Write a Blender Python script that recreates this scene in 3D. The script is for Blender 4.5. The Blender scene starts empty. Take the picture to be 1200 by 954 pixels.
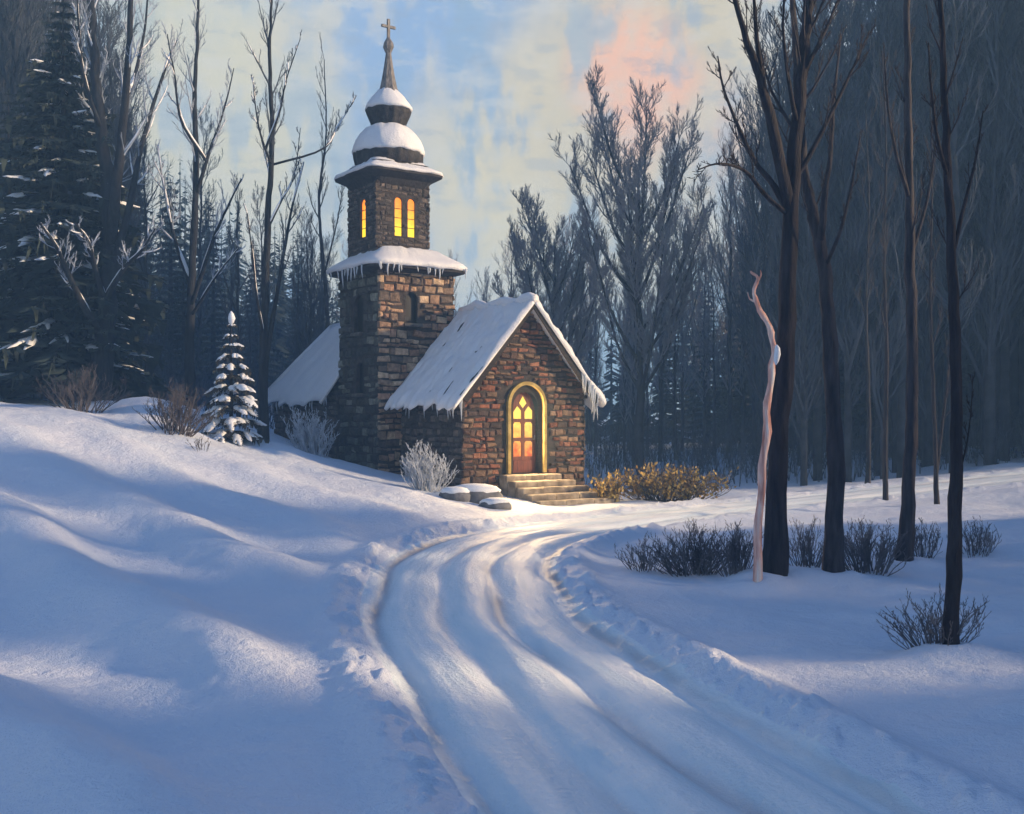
import bpy, math, random
import numpy as np
from mathutils import Vector, Matrix
from mathutils.geometry import tessellate_polygon

SC = bpy.context.scene
COL = SC.collection
R = math.radians
PI = math.pi

# ------------------------------------------------------------------ camera facts
F = 1287.0            # focal length in photograph pixels (1200 wide)
CAM_Z = 2.5
HOR = 490.0


def at(px, py, Y):
    return Vector(((px - 600.0) / F * Y, Y, CAM_Z + (HOR - py) / F * Y))


# ------------------------------------------------------------------ noise (numpy value noise)
def _hash(ix, iy, seed):
    n = (ix.astype(np.int64) * 374761393 + iy.astype(np.int64) * 668265263 + seed * 974634533) & 0x7FFFFFFF
    n = ((n ^ (n >> 13)) * 1274126177) & 0x7FFFFFFF
    n = n ^ (n >> 16)
    return (n & 0xFFFF) / 65535.0


def vnoise(x, y, seed=0):
    x = np.asarray(x, float); y = np.asarray(y, float)
    ix = np.floor(x); iy = np.floor(y)
    fx = x - ix; fy = y - iy
    fx = fx * fx * fx * (fx * (fx * 6 - 15) + 10); fy = fy * fy * fy * (fy * (fy * 6 - 15) + 10)
    a = _hash(ix, iy, seed); b = _hash(ix + 1, iy, seed)
    c = _hash(ix, iy + 1, seed); d = _hash(ix + 1, iy + 1, seed)
    return (a * (1 - fx) + b * fx) * (1 - fy) + (c * (1 - fx) + d * fx) * fy


def fbm(x, y, seed=0, octv=4):
    s = 0; a = 0.5
    for k in range(octv):
        s = s + a * (vnoise(x, y, seed + k * 17) - 0.5)
        x = x * 2.03; y = y * 2.03; a *= 0.5
    return s


def sstep(a, b, x):
    t = np.clip((x - a) / (b - a), 0, 1)
    return t * t * (3 - 2 * t)


# ------------------------------------------------------------------ mesh builder
class MB:
    def __init__(self):
        self.v = []; self.f = []; self.c = []; self.usec = False

    def add(self, vs, fs, col=None):
        o = len(self.v)
        self.v.extend([tuple(p) for p in vs])
        self.f.extend([tuple(i + o for i in f) for f in fs])
        if col is not None:
            self.usec = True
        self.c.extend([col] * len(fs))

    def build(self, name, mat, parent=None, smooth=False):
        me = bpy.data.meshes.new(name)
        me.from_pydata(self.v, [], self.f)
        if smooth:
            me.polygons.foreach_set('use_smooth', [True] * len(me.polygons))
        if self.usec:
            at_ = me.color_attributes.new('Tint', 'FLOAT_COLOR', 'CORNER')
            data = []
            for f, c in zip(self.f, self.c):
                c = c or (0.2, 0.2, 0.2)
                data.extend((c[0], c[1], c[2], 1.0) * len(f))
            at_.data.foreach_set('color', data)
        me.materials.append(mat)
        me.update()
        ob = bpy.data.objects.new(name, me)
        COL.objects.link(ob)
        if parent is not None:
            ob.parent = parent
        return ob


def empty(name, loc=(0, 0, 0), rz=0.0, parent=None):
    o = bpy.data.objects.new(name, None)
    o.empty_display_size = 0.3
    COL.objects.link(o)
    o.location = loc
    o.rotation_euler = (0, 0, rz)
    if parent is not None:
        o.parent = parent
    return o


def tag(o, label=None, cat=None, group=None, kind=None):
    if label: o['label'] = label
    if cat: o['category'] = cat
    if group: o['group'] = group
    if kind: o['kind'] = kind
    return o


def dup(root, loc, rz=0.0, scale=1.0, label=None, group=None, zs=None):
    r = root.copy(); COL.objects.link(r)
    r.location = loc; r.rotation_euler = (0, 0, rz)
    r.scale = (scale, scale, scale if zs is None else zs)
    if label: r['label'] = label
    if group: r['group'] = group
    for ch in list(root.children):
        c = ch.copy(); COL.objects.link(c); c.parent = r
    return r


def box(mb, c, sx, sy, sz, col=None):
    x, y, z = c
    vs = [(x + a * sx / 2, y + b * sy / 2, z + d * sz / 2) for d in (-1, 1) for b in (-1, 1) for a in (-1, 1)]
    mb.add(vs, [(0, 2, 3, 1), (4, 5, 7, 6), (0, 1, 5, 4), (2, 6, 7, 3), (0, 4, 6, 2), (1, 3, 7, 5)], col)


def rough_box(mb, c, sx, sy, sz, rng, j=0.01, b=0.015, col=None):
    """box with chamfered top edge and slightly uneven corners"""
    x, y, z = c
    ring = []
    for (dz, ins) in ((-0.5, 0), (0.5, 0), (0.5, b)):
        zz = z + dz * sz - (b if (dz > 0 and ins == 0) else 0)
        for (a, d) in ((-1, -1), (1, -1), (1, 1), (-1, 1)):
            ring.append((x + a * (sx / 2 - ins) + rng.uniform(-j, j), y + d * (sy / 2 - ins) + rng.uniform(-j, j), zz + rng.uniform(-j, j) * 0.5))
    fs = [(3, 2, 1, 0), (8, 9, 10, 11)]
    for k in range(2):
        for i in range(4):
            i2 = (i + 1) % 4
            fs.append((k * 4 + i, k * 4 + i2, k * 4 + 4 + i2, k * 4 + 4 + i))
    mb.add(ring, fs, col)


def tube(mb, pts, rads, sides=6, cap=True, col=None, rough=0.0, seed=1):
    n = len(pts)
    vs = []; fs = []
    prev = None
    for i in range(n):
        p = pts[i]
        t = (pts[min(i + 1, n - 1)] - pts[max(i - 1, 0)])
        if t.length < 1e-9: t = Vector((0, 0, 1))
        t.normalize()
        if prev is None:
            ref = Vector((1, 0, 0)) if abs(t.x) < 0.8 else Vector((0, 1, 0))
        else:
            ref = prev
        a = ref - t * ref.dot(t)
        if a.length < 1e-6:
            a = Vector((0, 1, 0)) - t * t.y
        a.normalize()
        prev = a
        b = t.cross(a)
        r = rads[i]
        for k in range(sides):
            an = 2 * PI * k / sides
            if rough:
                q_ = r * (1 + rough * (1.3 * float(vnoise(k * 1.7 + seed, i * 0.45, seed)) - 0.65 + 0.5 * float(vnoise(k * 0.6, i * 0.9, seed + 7)) - 0.25))
            else:
                q_ = r
            vs.append(p + a * (math.cos(an) * q_) + b * (math.sin(an) * q_))
    for i in range(n - 1):
        for k in range(sides):
            k2 = (k + 1) % sides
            fs.append((i * sides + k, i * sides + k2, (i + 1) * sides + k2, (i + 1) * sides + k))
    if cap:
        fs.append(tuple(range((n - 1) * sides, n * sides)))
        fs.append(tuple(reversed(range(sides))))
    mb.add(vs, fs, col)


def lathe(mb, prof, nseg=48, power=2.0, rot=0.0, cx=0.0, cy=0.0, jit=0.0, seed=0, ribs=0, ribamp=0.0, close=True):
    """profile (r, z) swept round; power 2 = circle, large = square"""
    vs = []; fs = []
    for j, (r, z) in enumerate(prof):
        for k in range(nseg):
            a = 2 * PI * k / nseg
            c, s = math.cos(a), math.sin(a)
            q = 1.0 / ((abs(c) ** power + abs(s) ** power) ** (1.0 / power))
            rr = r * q
            zz = z
            if jit:
                rr += jit * float(fbm(k * 0.35 + 3.1, j * 0.5 + seed, seed)) * (1 if r > 0.02 else 0)
                zz += jit * 0.8 * float(fbm(k * 0.3 + 9.1, j * 0.5 + seed + 40, seed + 5))
            if ribs:
                rr *= 1 + ribamp * math.cos(ribs * a)
            x, y = rr * c, rr * s
            vs.append((cx + x * math.cos(rot) - y * math.sin(rot), cy + x * math.sin(rot) + y * math.cos(rot), zz))
    for j in range(len(prof) - 1):
        for k in range(nseg):
            k2 = (k + 1) % nseg
            fs.append((j * nseg + k, j * nseg + k2, (j + 1) * nseg + k2, (j + 1) * nseg + k))
    if close:
        fs.append(tuple(reversed(range(nseg))))
        fs.append(tuple(range((len(prof) - 1) * nseg, len(prof) * nseg)))
    mb.add(vs, fs)


# ------------------------------------------------------------------ materials
def newmat(name):
    m = bpy.data.materials.new(name)
    m.use_nodes = True
    nt = m.node_tree
    b = nt.nodes['Principled BSDF']
    return m, nt, b


def N(nt, typ, **kw):
    n = nt.nodes.new(typ)
    for k, v in kw.items():
        setattr(n, k, v)
    return n


def mat_noise(name, c1, c2, scale=4.0, rough=0.8, bump=0.3, bscale=30.0, spec=0.3, detail=4.0, stretch=None, c3=None, coord='Object'):
    m, nt, b = newmat(name)
    tc = N(nt, 'ShaderNodeTexCoord')
    src = tc.outputs[coord]
    if stretch:
        mp = N(nt, 'ShaderNodeMapping'); mp.inputs['Scale'].default_value = stretch
        nt.links.new(src, mp.inputs['Vector']); src = mp.outputs['Vector']
    n1 = N(nt, 'ShaderNodeTexNoise'); n1.inputs['Scale'].default_value = scale; n1.inputs['Detail'].default_value = detail
    nt.links.new(src, n1.inputs['Vector'])
    cr = N(nt, 'ShaderNodeValToRGB')
    cr.color_ramp.elements[0].position = 0.32; cr.color_ramp.elements[0].color = (*c1, 1)
    cr.color_ramp.elements[1].position = 0.68; cr.color_ramp.elements[1].color = (*c2, 1)
    if c3:
        e = cr.color_ramp.elements.new(0.5); e.color = (*c3, 1)
    nt.links.new(n1.outputs['Fac'], cr.inputs['Fac'])
    nt.links.new(cr.outputs['Color'], b.inputs['Base Color'])
    b.inputs['Roughness'].default_value = rough
    b.inputs['Specular IOR Level'].default_value = spec
    if bump:
        n2 = N(nt, 'ShaderNodeTexNoise'); n2.inputs['Scale'].default_value = bscale; n2.inputs['Detail'].default_value = 4
        nt.links.new(src, n2.inputs['Vector'])
        bp = N(nt, 'ShaderNodeBump'); bp.inputs['Strength'].default_value = bump; bp.inputs['Distance'].default_value = 0.03
        nt.links.new(n2.outputs['Fac'], bp.inputs['Height'])
        nt.links.new(bp.outputs['Normal'], b.inputs['Normal'])
    return m


def snow_mat(name, c1, c2, bump=0.25, s=1.0):
    m, nt, b = newmat(name)
    tc = N(nt, 'ShaderNodeTexCoord')
    n0 = N(nt, 'ShaderNodeTexNoise'); n0.inputs['Scale'].default_value = 0.8 * s; n0.inputs['Detail'].default_value = 5
    nt.links.new(tc.outputs['Object'], n0.inputs['Vector'])
    mx = N(nt, 'ShaderNodeMix', data_type='RGBA')
    mx.inputs['A'].default_value = (*c1, 1); mx.inputs['B'].default_value = (*c2, 1)
    nt.links.new(n0.outputs['Fac'], mx.inputs['Factor'])
    nt.links.new(mx.outputs['Result'], b.inputs['Base Color'])
    b.inputs['Roughness'].default_value = 0.6
    b.inputs['Specular IOR Level'].default_value = 0.35
    n1 = N(nt, 'ShaderNodeTexNoise'); n1.inputs['Scale'].default_value = 5.0 * s; n1.inputs['Detail'].default_value = 6
    n2 = N(nt, 'ShaderNodeTexNoise'); n2.inputs['Scale'].default_value = 60.0 * s; n2.inputs['Detail'].default_value = 3
    nt.links.new(tc.outputs['Object'], n1.inputs['Vector']); nt.links.new(tc.outputs['Object'], n2.inputs['Vector'])
    ad = N(nt, 'ShaderNodeMath', operation='MULTIPLY_ADD'); ad.inputs[1].default_value = 0.4
    n5 = N(nt, 'ShaderNodeTexNoise'); n5.inputs['Scale'].default_value = 17.0 * s; n5.inputs['Detail'].default_value = 5
    nt.links.new(tc.outputs['Object'], n5.inputs['Vector'])
    a5 = N(nt, 'ShaderNodeMath', operation='MULTIPLY_ADD'); a5.inputs[1].default_value = 0.5
    nt.links.new(n5.outputs['Fac'], a5.inputs[0]); nt.links.new(n1.outputs['Fac'], a5.inputs[2])
    nt.links.new(n2.outputs['Fac'], ad.inputs[0]); nt.links.new(a5.outputs[0], ad.inputs[2])
    bp = N(nt, 'ShaderNodeBump'); bp.inputs['Strength'].default_value = bump; bp.inputs['Distance'].default_value = 0.08
    nt.links.new(ad.outputs[0], bp.inputs['Height']); nt.links.new(bp.outputs['Normal'], b.inputs['Normal'])
    return m


def stone_mat(name, gain=(1, 1, 1)):
    m, nt, b = newmat(name)
    at_ = N(nt, 'ShaderNodeAttribute', attribute_name='Tint')
    tc = N(nt, 'ShaderNodeTexCoord')
    n1 = N(nt, 'ShaderNodeTexNoise'); n1.inputs['Scale'].default_value = 9; n1.inputs['Detail'].default_value = 8
    nt.links.new(tc.outputs['Object'], n1.inputs['Vector'])
    mr = N(nt, 'ShaderNodeMapRange'); mr.inputs['From Min'].default_value = 0.3; mr.inputs['From Max'].default_value = 0.7
    mr.inputs['To Min'].default_value = 0.55; mr.inputs['To Max'].default_value = 1.3
    nt.links.new(n1.outputs['Fac'], mr.inputs['Value'])
    vm = N(nt, 'ShaderNodeVectorMath', operation='SCALE')
    nt.links.new(at_.outputs['Color'], vm.inputs[0]); nt.links.new(mr.outputs['Result'], vm.inputs['Scale'])
    nt.links.new(vm.outputs['Vector'], b.inputs['Base Color'])
    b.inputs['Roughness'].default_value = 0.85; b.inputs['Specular IOR Level'].default_value = 0.25
    n2 = N(nt, 'ShaderNodeTexNoise'); n2.inputs['Scale'].default_value = 22; n2.inputs['Detail'].default_value = 8
    nt.links.new(tc.outputs['Object'], n2.inputs['Vector'])
    bp = N(nt, 'ShaderNodeBump'); bp.inputs['Strength'].default_value = 0.7; bp.inputs['Distance'].default_value = 0.05
    nt.links.new(n2.outputs['Fac'], bp.inputs['Height']); nt.links.new(bp.outputs['Normal'], b.inputs['Normal'])
    return m


def glow_mat(name, low, high, z0, z1, strength):
    """lit glass, redder low down and yellow high up (coloured panes), a little uneven"""
    m, nt, b = newmat(name)
    tc = N(nt, 'ShaderNodeTexCoord')
    sp = N(nt, 'ShaderNodeSeparateXYZ'); nt.links.new(tc.outputs['Object'], sp.inputs[0])
    mr = N(nt, 'ShaderNodeMapRange'); mr.inputs['From Min'].default_value = z0; mr.inputs['From Max'].default_value = z1
    nt.links.new(sp.outputs['Z'], mr.inputs['Value'])
    n1 = N(nt, 'ShaderNodeTexNoise'); n1.inputs['Scale'].default_value = 6; n1.inputs['Detail'].default_value = 3
    nt.links.new(tc.outputs['Object'], n1.inputs['Vector'])
    ad = N(nt, 'ShaderNodeMath', operation='MULTIPLY_ADD'); ad.inputs[1].default_value = 0.9; 
    nt.links.new(n1.outputs['Fac'], ad.inputs[0])
    sb = N(nt, 'ShaderNodeMath', operation='SUBTRACT'); sb.inputs[1].default_value = 0.45
    nt.links.new(mr.outputs['Result'], sb.inputs[0]); nt.links.new(sb.outputs[0], ad.inputs[2])
    cr = N(nt, 'ShaderNodeValToRGB')
    cr.color_ramp.elements[0].position = 0.05; cr.color_ramp.elements[0].color = (*low, 1)
    cr.color_ramp.elements[1].position = 0.75; cr.color_ramp.elements[1].color = (*high, 1)
    nt.links.new(ad.outputs[0], cr.inputs['Fac'])
    nt.links.new(cr.outputs['Color'], b.inputs['Emission Color'])
    b.inputs['Emission Strength'].default_value = strength
    b.inputs['Base Color'].default_value = (0.05, 0.03, 0.02, 1)
    b.inputs['Roughness'].default_value = 0.2
    return m


M_SNOW = snow_mat('snow', (0.64, 0.74, 0.86), (0.80, 0.80, 0.87), 0.65)
M_ROOFSNOW = snow_mat('roof_snow', (0.74, 0.75, 0.8), (0.86, 0.86, 0.88), 0.5, 3.0)
M_TREESNOW = snow_mat('tree_snow', (0.76, 0.8, 0.86), (0.86, 0.87, 0.9), 0.3, 4.0)
M_BARK = mat_noise('dark_bark', (0.014, 0.013, 0.016), (0.045, 0.04, 0.044), 3.0, 0.9, 0.9, 14, stretch=(4, 4, 0.6))
M_BARK2 = mat_noise('grey_bark', (0.025, 0.023, 0.027), (0.075, 0.066, 0.068), 3.0, 0.9, 0.9, 14, stretch=(4, 4, 0.6))
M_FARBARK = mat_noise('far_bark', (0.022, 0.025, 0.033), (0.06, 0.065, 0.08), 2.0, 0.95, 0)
M_FARTWIG = mat_noise('haze_blue_twigs', (0.03, 0.038, 0.052), (0.095, 0.112, 0.145), 0.6, 0.95, 0)  # blue haze of the far wood put into the twig colour
M_HOAR = mat_noise('blue_hoar_twigs', (0.16, 0.2, 0.26), (0.42, 0.47, 0.56), 0.8, 0.9, 0)
M_SHADEBARK = mat_noise('shaded_bark', (0.008, 0.010, 0.014), (0.028, 0.03, 0.038), 3.0, 0.9, 0.9, 14, stretch=(4, 4, 0.6))  # darker, bluer copy of the bark: shade on the left trunks put into colour
M_TWIG = mat_noise('twig', (0.022, 0.021, 0.025), (0.055, 0.05, 0.056), 2.0, 0.9, 0)
M_PALEBARK = mat_noise('warm_lit_dead_wood', (0.42, 0.17, 0.12), (0.95, 0.84, 0.74), 2.2, 0.8, 0.8, 10, stretch=(5, 5, 0.5), c3=(0.82, 0.46, 0.37))  # dead wood with the warm pink light on it put into the colour
M_NEEDLE = mat_noise('spruce_needles', (0.010, 0.018, 0.018), (0.04, 0.058, 0.05), 3.0, 0.8, 0)
M_MISTTWIG = mat_noise('misty_twigs', (0.15, 0.152, 0.175), (0.36, 0.355, 0.39), 0.5, 0.95, 0)  # distance mist put into the twig colour, paler and greyer
M_FIRNEEDLE = mat_noise('fir_needles', (0.025, 0.025, 0.022), (0.07, 0.065, 0.05), 3.0, 0.8, 0)
M_DRY = mat_noise('dry_stems', (0.05, 0.045, 0.047), (0.125, 0.11, 0.112), 3.0, 0.9, 0)
M_GREYSTEM = mat_noise('grey_stems', (0.075, 0.075, 0.085), (0.2, 0.19, 0.19), 3.0, 0.9, 0)
M_FROST = mat_noise('frosted_twigs', (0.28, 0.31, 0.36), (0.62, 0.66, 0.72), 5.0, 0.7, 0)
M_GOLD = mat_noise('golden_dead_leaves', (0.13, 0.08, 0.025), (0.55, 0.42, 0.15), 4.0, 0.8, 0, c3=(0.34, 0.23, 0.07))
M_STONE = stone_mat('stone')
M_MORTAR = mat_noise('mortar', (0.03, 0.026, 0.024), (0.075, 0.062, 0.055), 6, 0.95, 0.8, 25)
M_SHINGLE = mat_noise('dark_shingle', (0.012, 0.011, 0.013), (0.045, 0.04, 0.042), 8, 0.7, 0.8, 25)
M_WOOD = mat_noise('dark_timber', (0.018, 0.014, 0.012), (0.05, 0.038, 0.03), 4, 0.8, 0.5, 20, stretch=(1, 1, 6))
M_LEAD = mat_noise('spire_metal', (0.07, 0.065, 0.065), (0.26, 0.24, 0.23), 5, 0.5, 0.5, 14, stretch=(6, 6, 0.6))
M_TRIM = mat_noise('ochre_door_trim', (0.3, 0.2, 0.05), (0.5, 0.37, 0.12), 5, 0.7, 0.4, 20)
M_DOOR = mat_noise('red_brown_door', (0.08, 0.018, 0.012), (0.2, 0.05, 0.028), 5, 0.55, 0.4, 16, stretch=(6, 6, 0.6))
M_STEP = mat_noise('step_stone', (0.16, 0.13, 0.1), (0.4, 0.34, 0.27), 4, 0.9, 0.7, 20)
M_ROCK = mat_noise('grey_rock', (0.08, 0.085, 0.09), (0.2, 0.2, 0.21), 4, 0.9, 0.8, 12)
M_DARKPANE = mat_noise('dark_pane', (0.003, 0.003, 0.004), (0.008, 0.008, 0.009), 4, 0.4, 0)
M_DOORGLOW = glow_mat('door_glass', (0.55, 0.06, 0.01), (1.0, 0.62, 0.10), 0.35, 2.1, 0.85)
M_TOWERGLOW = glow_mat('tower_glass', (1.0, 0.62, 0.03), (0.95, 0.24, 0.02), 7.5, 8.5, 0.9)


def ice_mat():
    m, nt, b = newmat('ice')
    b.inputs['Base Color'].default_value = (0.78, 0.84, 0.92, 1)
    b.inputs['Roughness'].default_value = 0.25
    b.inputs['Transmission Weight'].default_value = 0.35
    b.inputs['IOR'].default_value = 1.31
    return m


M_ICE = ice_mat()

# ------------------------------------------------------------------ terrain
ROAD = [(2.6, 1.0), (1.85, 4.5), (1.2, 7.0), (0.93, 8.1), (0.15, 11.1), (-0.5, 14.0), (-0.72, 17.6), (-0.3, 20.6), (0.75, 23.4),
        (2.3, 25.9), (4.6, 28.4), (7.8, 30.8), (12.5, 33.2), (19, 35.5), (30, 38.0), (45, 40)]


def catmull(P, n=24):
    out = []
    P = [np.array(p, float) for p in P]
    P = [2 * P[0] - P[1]] + P + [2 * P[-1] - P[-2]]
    for i in range(1, len(P) - 2):
        for k in range(n):
            t = k / n
            out.append(0.5 * ((2 * P[i]) + (P[i + 1] - P[i - 1]) * t + (2 * P[i - 1] - 5 * P[i] + 4 * P[i + 1] - P[i + 2]) * t ** 2 + (3 * P[i] - P[i - 1] - 3 * P[i + 1] + P[i + 2]) * t ** 3))
    out.append(P[-2])
    return np.array(out)


RC = catmull(ROAD)
RT = np.gradient(RC, axis=0); RT /= np.linalg.norm(RT, axis=1)[:, None]
RS = np.concatenate([[0], np.cumsum(np.linalg.norm(np.diff(RC, axis=0), axis=1))])


def road_st(x, y):
    """signed distance across the road (+ = right of travel away) and distance along"""
    x = np.ravel(x); y = np.ravel(y)
    d = np.full(x.shape, 1e9); s = np.zeros(x.shape)
    for i0 in range(0, len(x), 20000):
        xs = x[i0:i0 + 20000, None]; ys = y[i0:i0 + 20000, None]
        q = (xs - RC[None, :, 0]) ** 2 + (ys - RC[None, :, 1]) ** 2
        k = np.argmin(q, axis=1)
        dx = xs[:, 0] - RC[k, 0]; dy = ys[:, 0] - RC[k, 1]
        d[i0:i0 + 20000] = dx * RT[k, 1] - dy * RT[k, 0]
        s[i0:i0 + 20000] = RS[k] + dx * RT[k, 0] + dy * RT[k, 1]
    return d, s


LINE_X = np.array([-90, -40, -22, -16, -12, -10, -8.5, -7.1, -5.3, -3.5, -2, 0, 2, 5, 9, 13, 21, 40, 90.0])
LINE_Z = np.array([4.5, 3.7, 3.25, 3.05, 2.75, 2.4, 1.95, 1.5, 1.12, 0.80, 0.52, 0.18, 0.0, 0.04, 0.16, 0.4, 1.0, 1.9, 3.0])
HALF = 1.5
FEET = [((px_ - 600) / F * Y_, Y_, r_) for px_, Y_, r_ in ((905, 17.0, .2), (886, 16.5, .1), (975, 17.2, .18), (1058, 19.0, .16), (1112, 11.5, .1), (118, 34.5, .45), (224, 37, .2), (308, 33.5, .2))]


def terrain(x, y, road=True):
    shp = np.shape(x)
    x = np.ravel(np.asarray(x, float)); y = np.ravel(np.asarray(y, float))
    base = np.zeros_like(x)
    for o in (-1.2, -0.4, 0.4, 1.2):
        base += np.interp(x + o, LINE_X, LINE_Z) / 4
    g = 0.08 + 0.92 * sstep(6, 32, y)
    h = base * g
    # mound behind the dry shrubs on the left
    h += 0.55 * np.exp(-(((x + 10.3) / 1.6) ** 2 + ((y - 33.0) / 1.6) ** 2))
    h += 0.25 * np.exp(-(((x + 6.3) / 1.2) ** 2 + ((y - 32.2) / 1.4) ** 2))
    d, s = road_st(x, y)
    off = sstep(HALF * 0.9, HALF + 2.2, np.abs(d))
    # wind drifts lying diagonally, left of the road
    u = (x + y) * 0.7071; w = (x - y) * 0.7071
    lf = sstep(-0.8, -3.2, x) * sstep(3, 7, y) * (1 - 0.75 * sstep(14, 28, y))
    ph = u * 2 * PI / 2.9 + 2.6 * fbm(w * 0.16, u * 0.2, 3, 2) * 2 + 0.6
    ridge = (0.5 + 0.5 * np.sin(ph)) ** 1.4
    h += lf * off * (0.42 * ridge - 0.13)
    h += off * 0.5 * fbm(x * 0.22 + 4, y * 0.22, 11, 3) * (1 - 0.3 * sstep(20, 40, y))
    rt = sstep(2.4, 5.5, x) * off
    h += rt * 0.30 * fbm(x * 0.30 + 9, y * 0.75, 23, 3)
    h += (0.09 * fbm(x * 1.1, y * 1.4, 31, 3) + 0.04 * fbm(x * 3.4 + y, y * 5.2, 37, 4)) * (0.25 + 0.75 * off)
    # snow heaped round the feet of the near trunks
    for (bx, by, br) in FEET:
        q = np.hypot(x - bx, y - by)
        h += 0.10 * np.exp(-((q - br - 0.12) / 0.28) ** 2) * (q > br * 0.4)
    # far ground rolls a little
    h += sstep(60, 140, np.hypot(x, y)) * 4 * fbm(x * 0.012, y * 0.012, 51, 2)
    if road:
        ad = np.abs(d)
        flat = 1 - sstep(HALF * 0.8, HALF + 1.3, ad)
        near = np.interp(s, RS[::12], np.interp(RC[::12, 0], LINE_X, LINE_Z) * (0.08 + 0.92 * sstep(6, 32, RC[::12, 1])))
        h = h * (1 - flat) + near * flat
        wob = 0.12 * np.sin(s * 0.5) + 0.08 * np.sin(s * 1.3 + 1)
        h += 0.10 * np.exp(-((ad - HALF - 0.28) / 0.24) ** 2) * (0.6 + 0.8 * vnoise(s * 0.7, d * 0.4, 5))      # ploughed rim
        inside = 1 - sstep(HALF - 0.1, HALF + 0.1, ad)
        for c, wd, dp in ((-1.22, 0.14, 0.07), (-0.42, 0.2, 0.06), (0.35, 0.16, 0.085), (1.2, 0.17, 0.08)):
            h -= dp * np.exp(-((d - c - wob * 0.5) / wd) ** 2) * inside
        h += 0.035 * np.exp(-((d + 0.05) / 0.22) ** 2) * inside
        clod = np.clip(vnoise(x * 4.2, y * 4.2, 71) - 0.62, 0, 1) * 0.22 + np.clip(vnoise(x * 9.0, y * 9.0, 73) - 0.66, 0, 1) * 0.16
        h += clod * np.exp(-((ad - HALF - 0.12) / 0.32) ** 2)
        h += inside * (0.06 * fbm(d * 3.2, s * 0.35, 61, 3) + 0.018 * fbm(d * 6.0, s * 2.2, 67, 3))
    return h.reshape(shp)


def tz(x, y):
    return float(terrain(np.array([x]), np.array([y]))[0])


def build_ground():
    a_f = np.linspace(-R(34), R(34), 560)
    a_c1 = np.linspace(R(34), R(360 - 34), 110)[1:-1]
    ang = np.concatenate([a_f, a_c1])
    rad = [0.25, 0.8, 1.5, 2.3, 3.1, 3.9]
    r = 4.4
    while r < 46:
        rad.append(r); r *= 1.0068
    while r < 400:
        rad.append(r); r *= 1.045
    rad.append(400)
    rad = np.array(rad)
    A, Rr = np.meshgrid(ang, rad)
    X = Rr * np.sin(A); Y = Rr * np.cos(A)
    Z = terrain(X, Y)
    d, s = road_st(X, Y)
    Z -= 0.06 * (1 - sstep(HALF - 0.25, HALF - 0.02, np.abs(d))).reshape(Z.shape)
    na, nr = len(ang), len(rad)
    V = np.stack([X.ravel(), Y.ravel(), Z.ravel()], 1)
    i = np.arange(nr - 1)[:, None] * na; k = np.arange(na)[None, :]; k2 = (k + 1) % na
    Fq = np.stack([i + k, i + na + k, i + na + k2, i + k2], -1).reshape(-1, 4)
    me = bpy.data.meshes.new('snowy_ground')
    cz = tz(0, 0)
    V = np.vstack([V, [[0, 0, cz]]])
    me.from_pydata(V.tolist(), [], Fq.tolist() + [(len(V) - 1, int(kk), int((kk + 1) % na)) for kk in range(na)])
    me.polygons.foreach_set('use_smooth', [True] * len(me.polygons))
    me.materials.append(M_SNOW)
    me.update()
    import bmesh
    bm = bmesh.new(); bm.from_mesh(me); bmesh.ops.recalc_face_normals(bm, faces=bm.faces)
    bm.faces.ensure_lookup_table()
    if bm.faces[10].normal.z < 0:
        bmesh.ops.reverse_faces(bm, faces=bm.faces)
    bm.to_mesh(me); bm.free()
    o = bpy.data.objects.new('snowy_ground', me); COL.objects.link(o)
    tag(o, 'rolling blue white snow with wind drifts around the chapel', 'ground', kind='structure')


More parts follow.
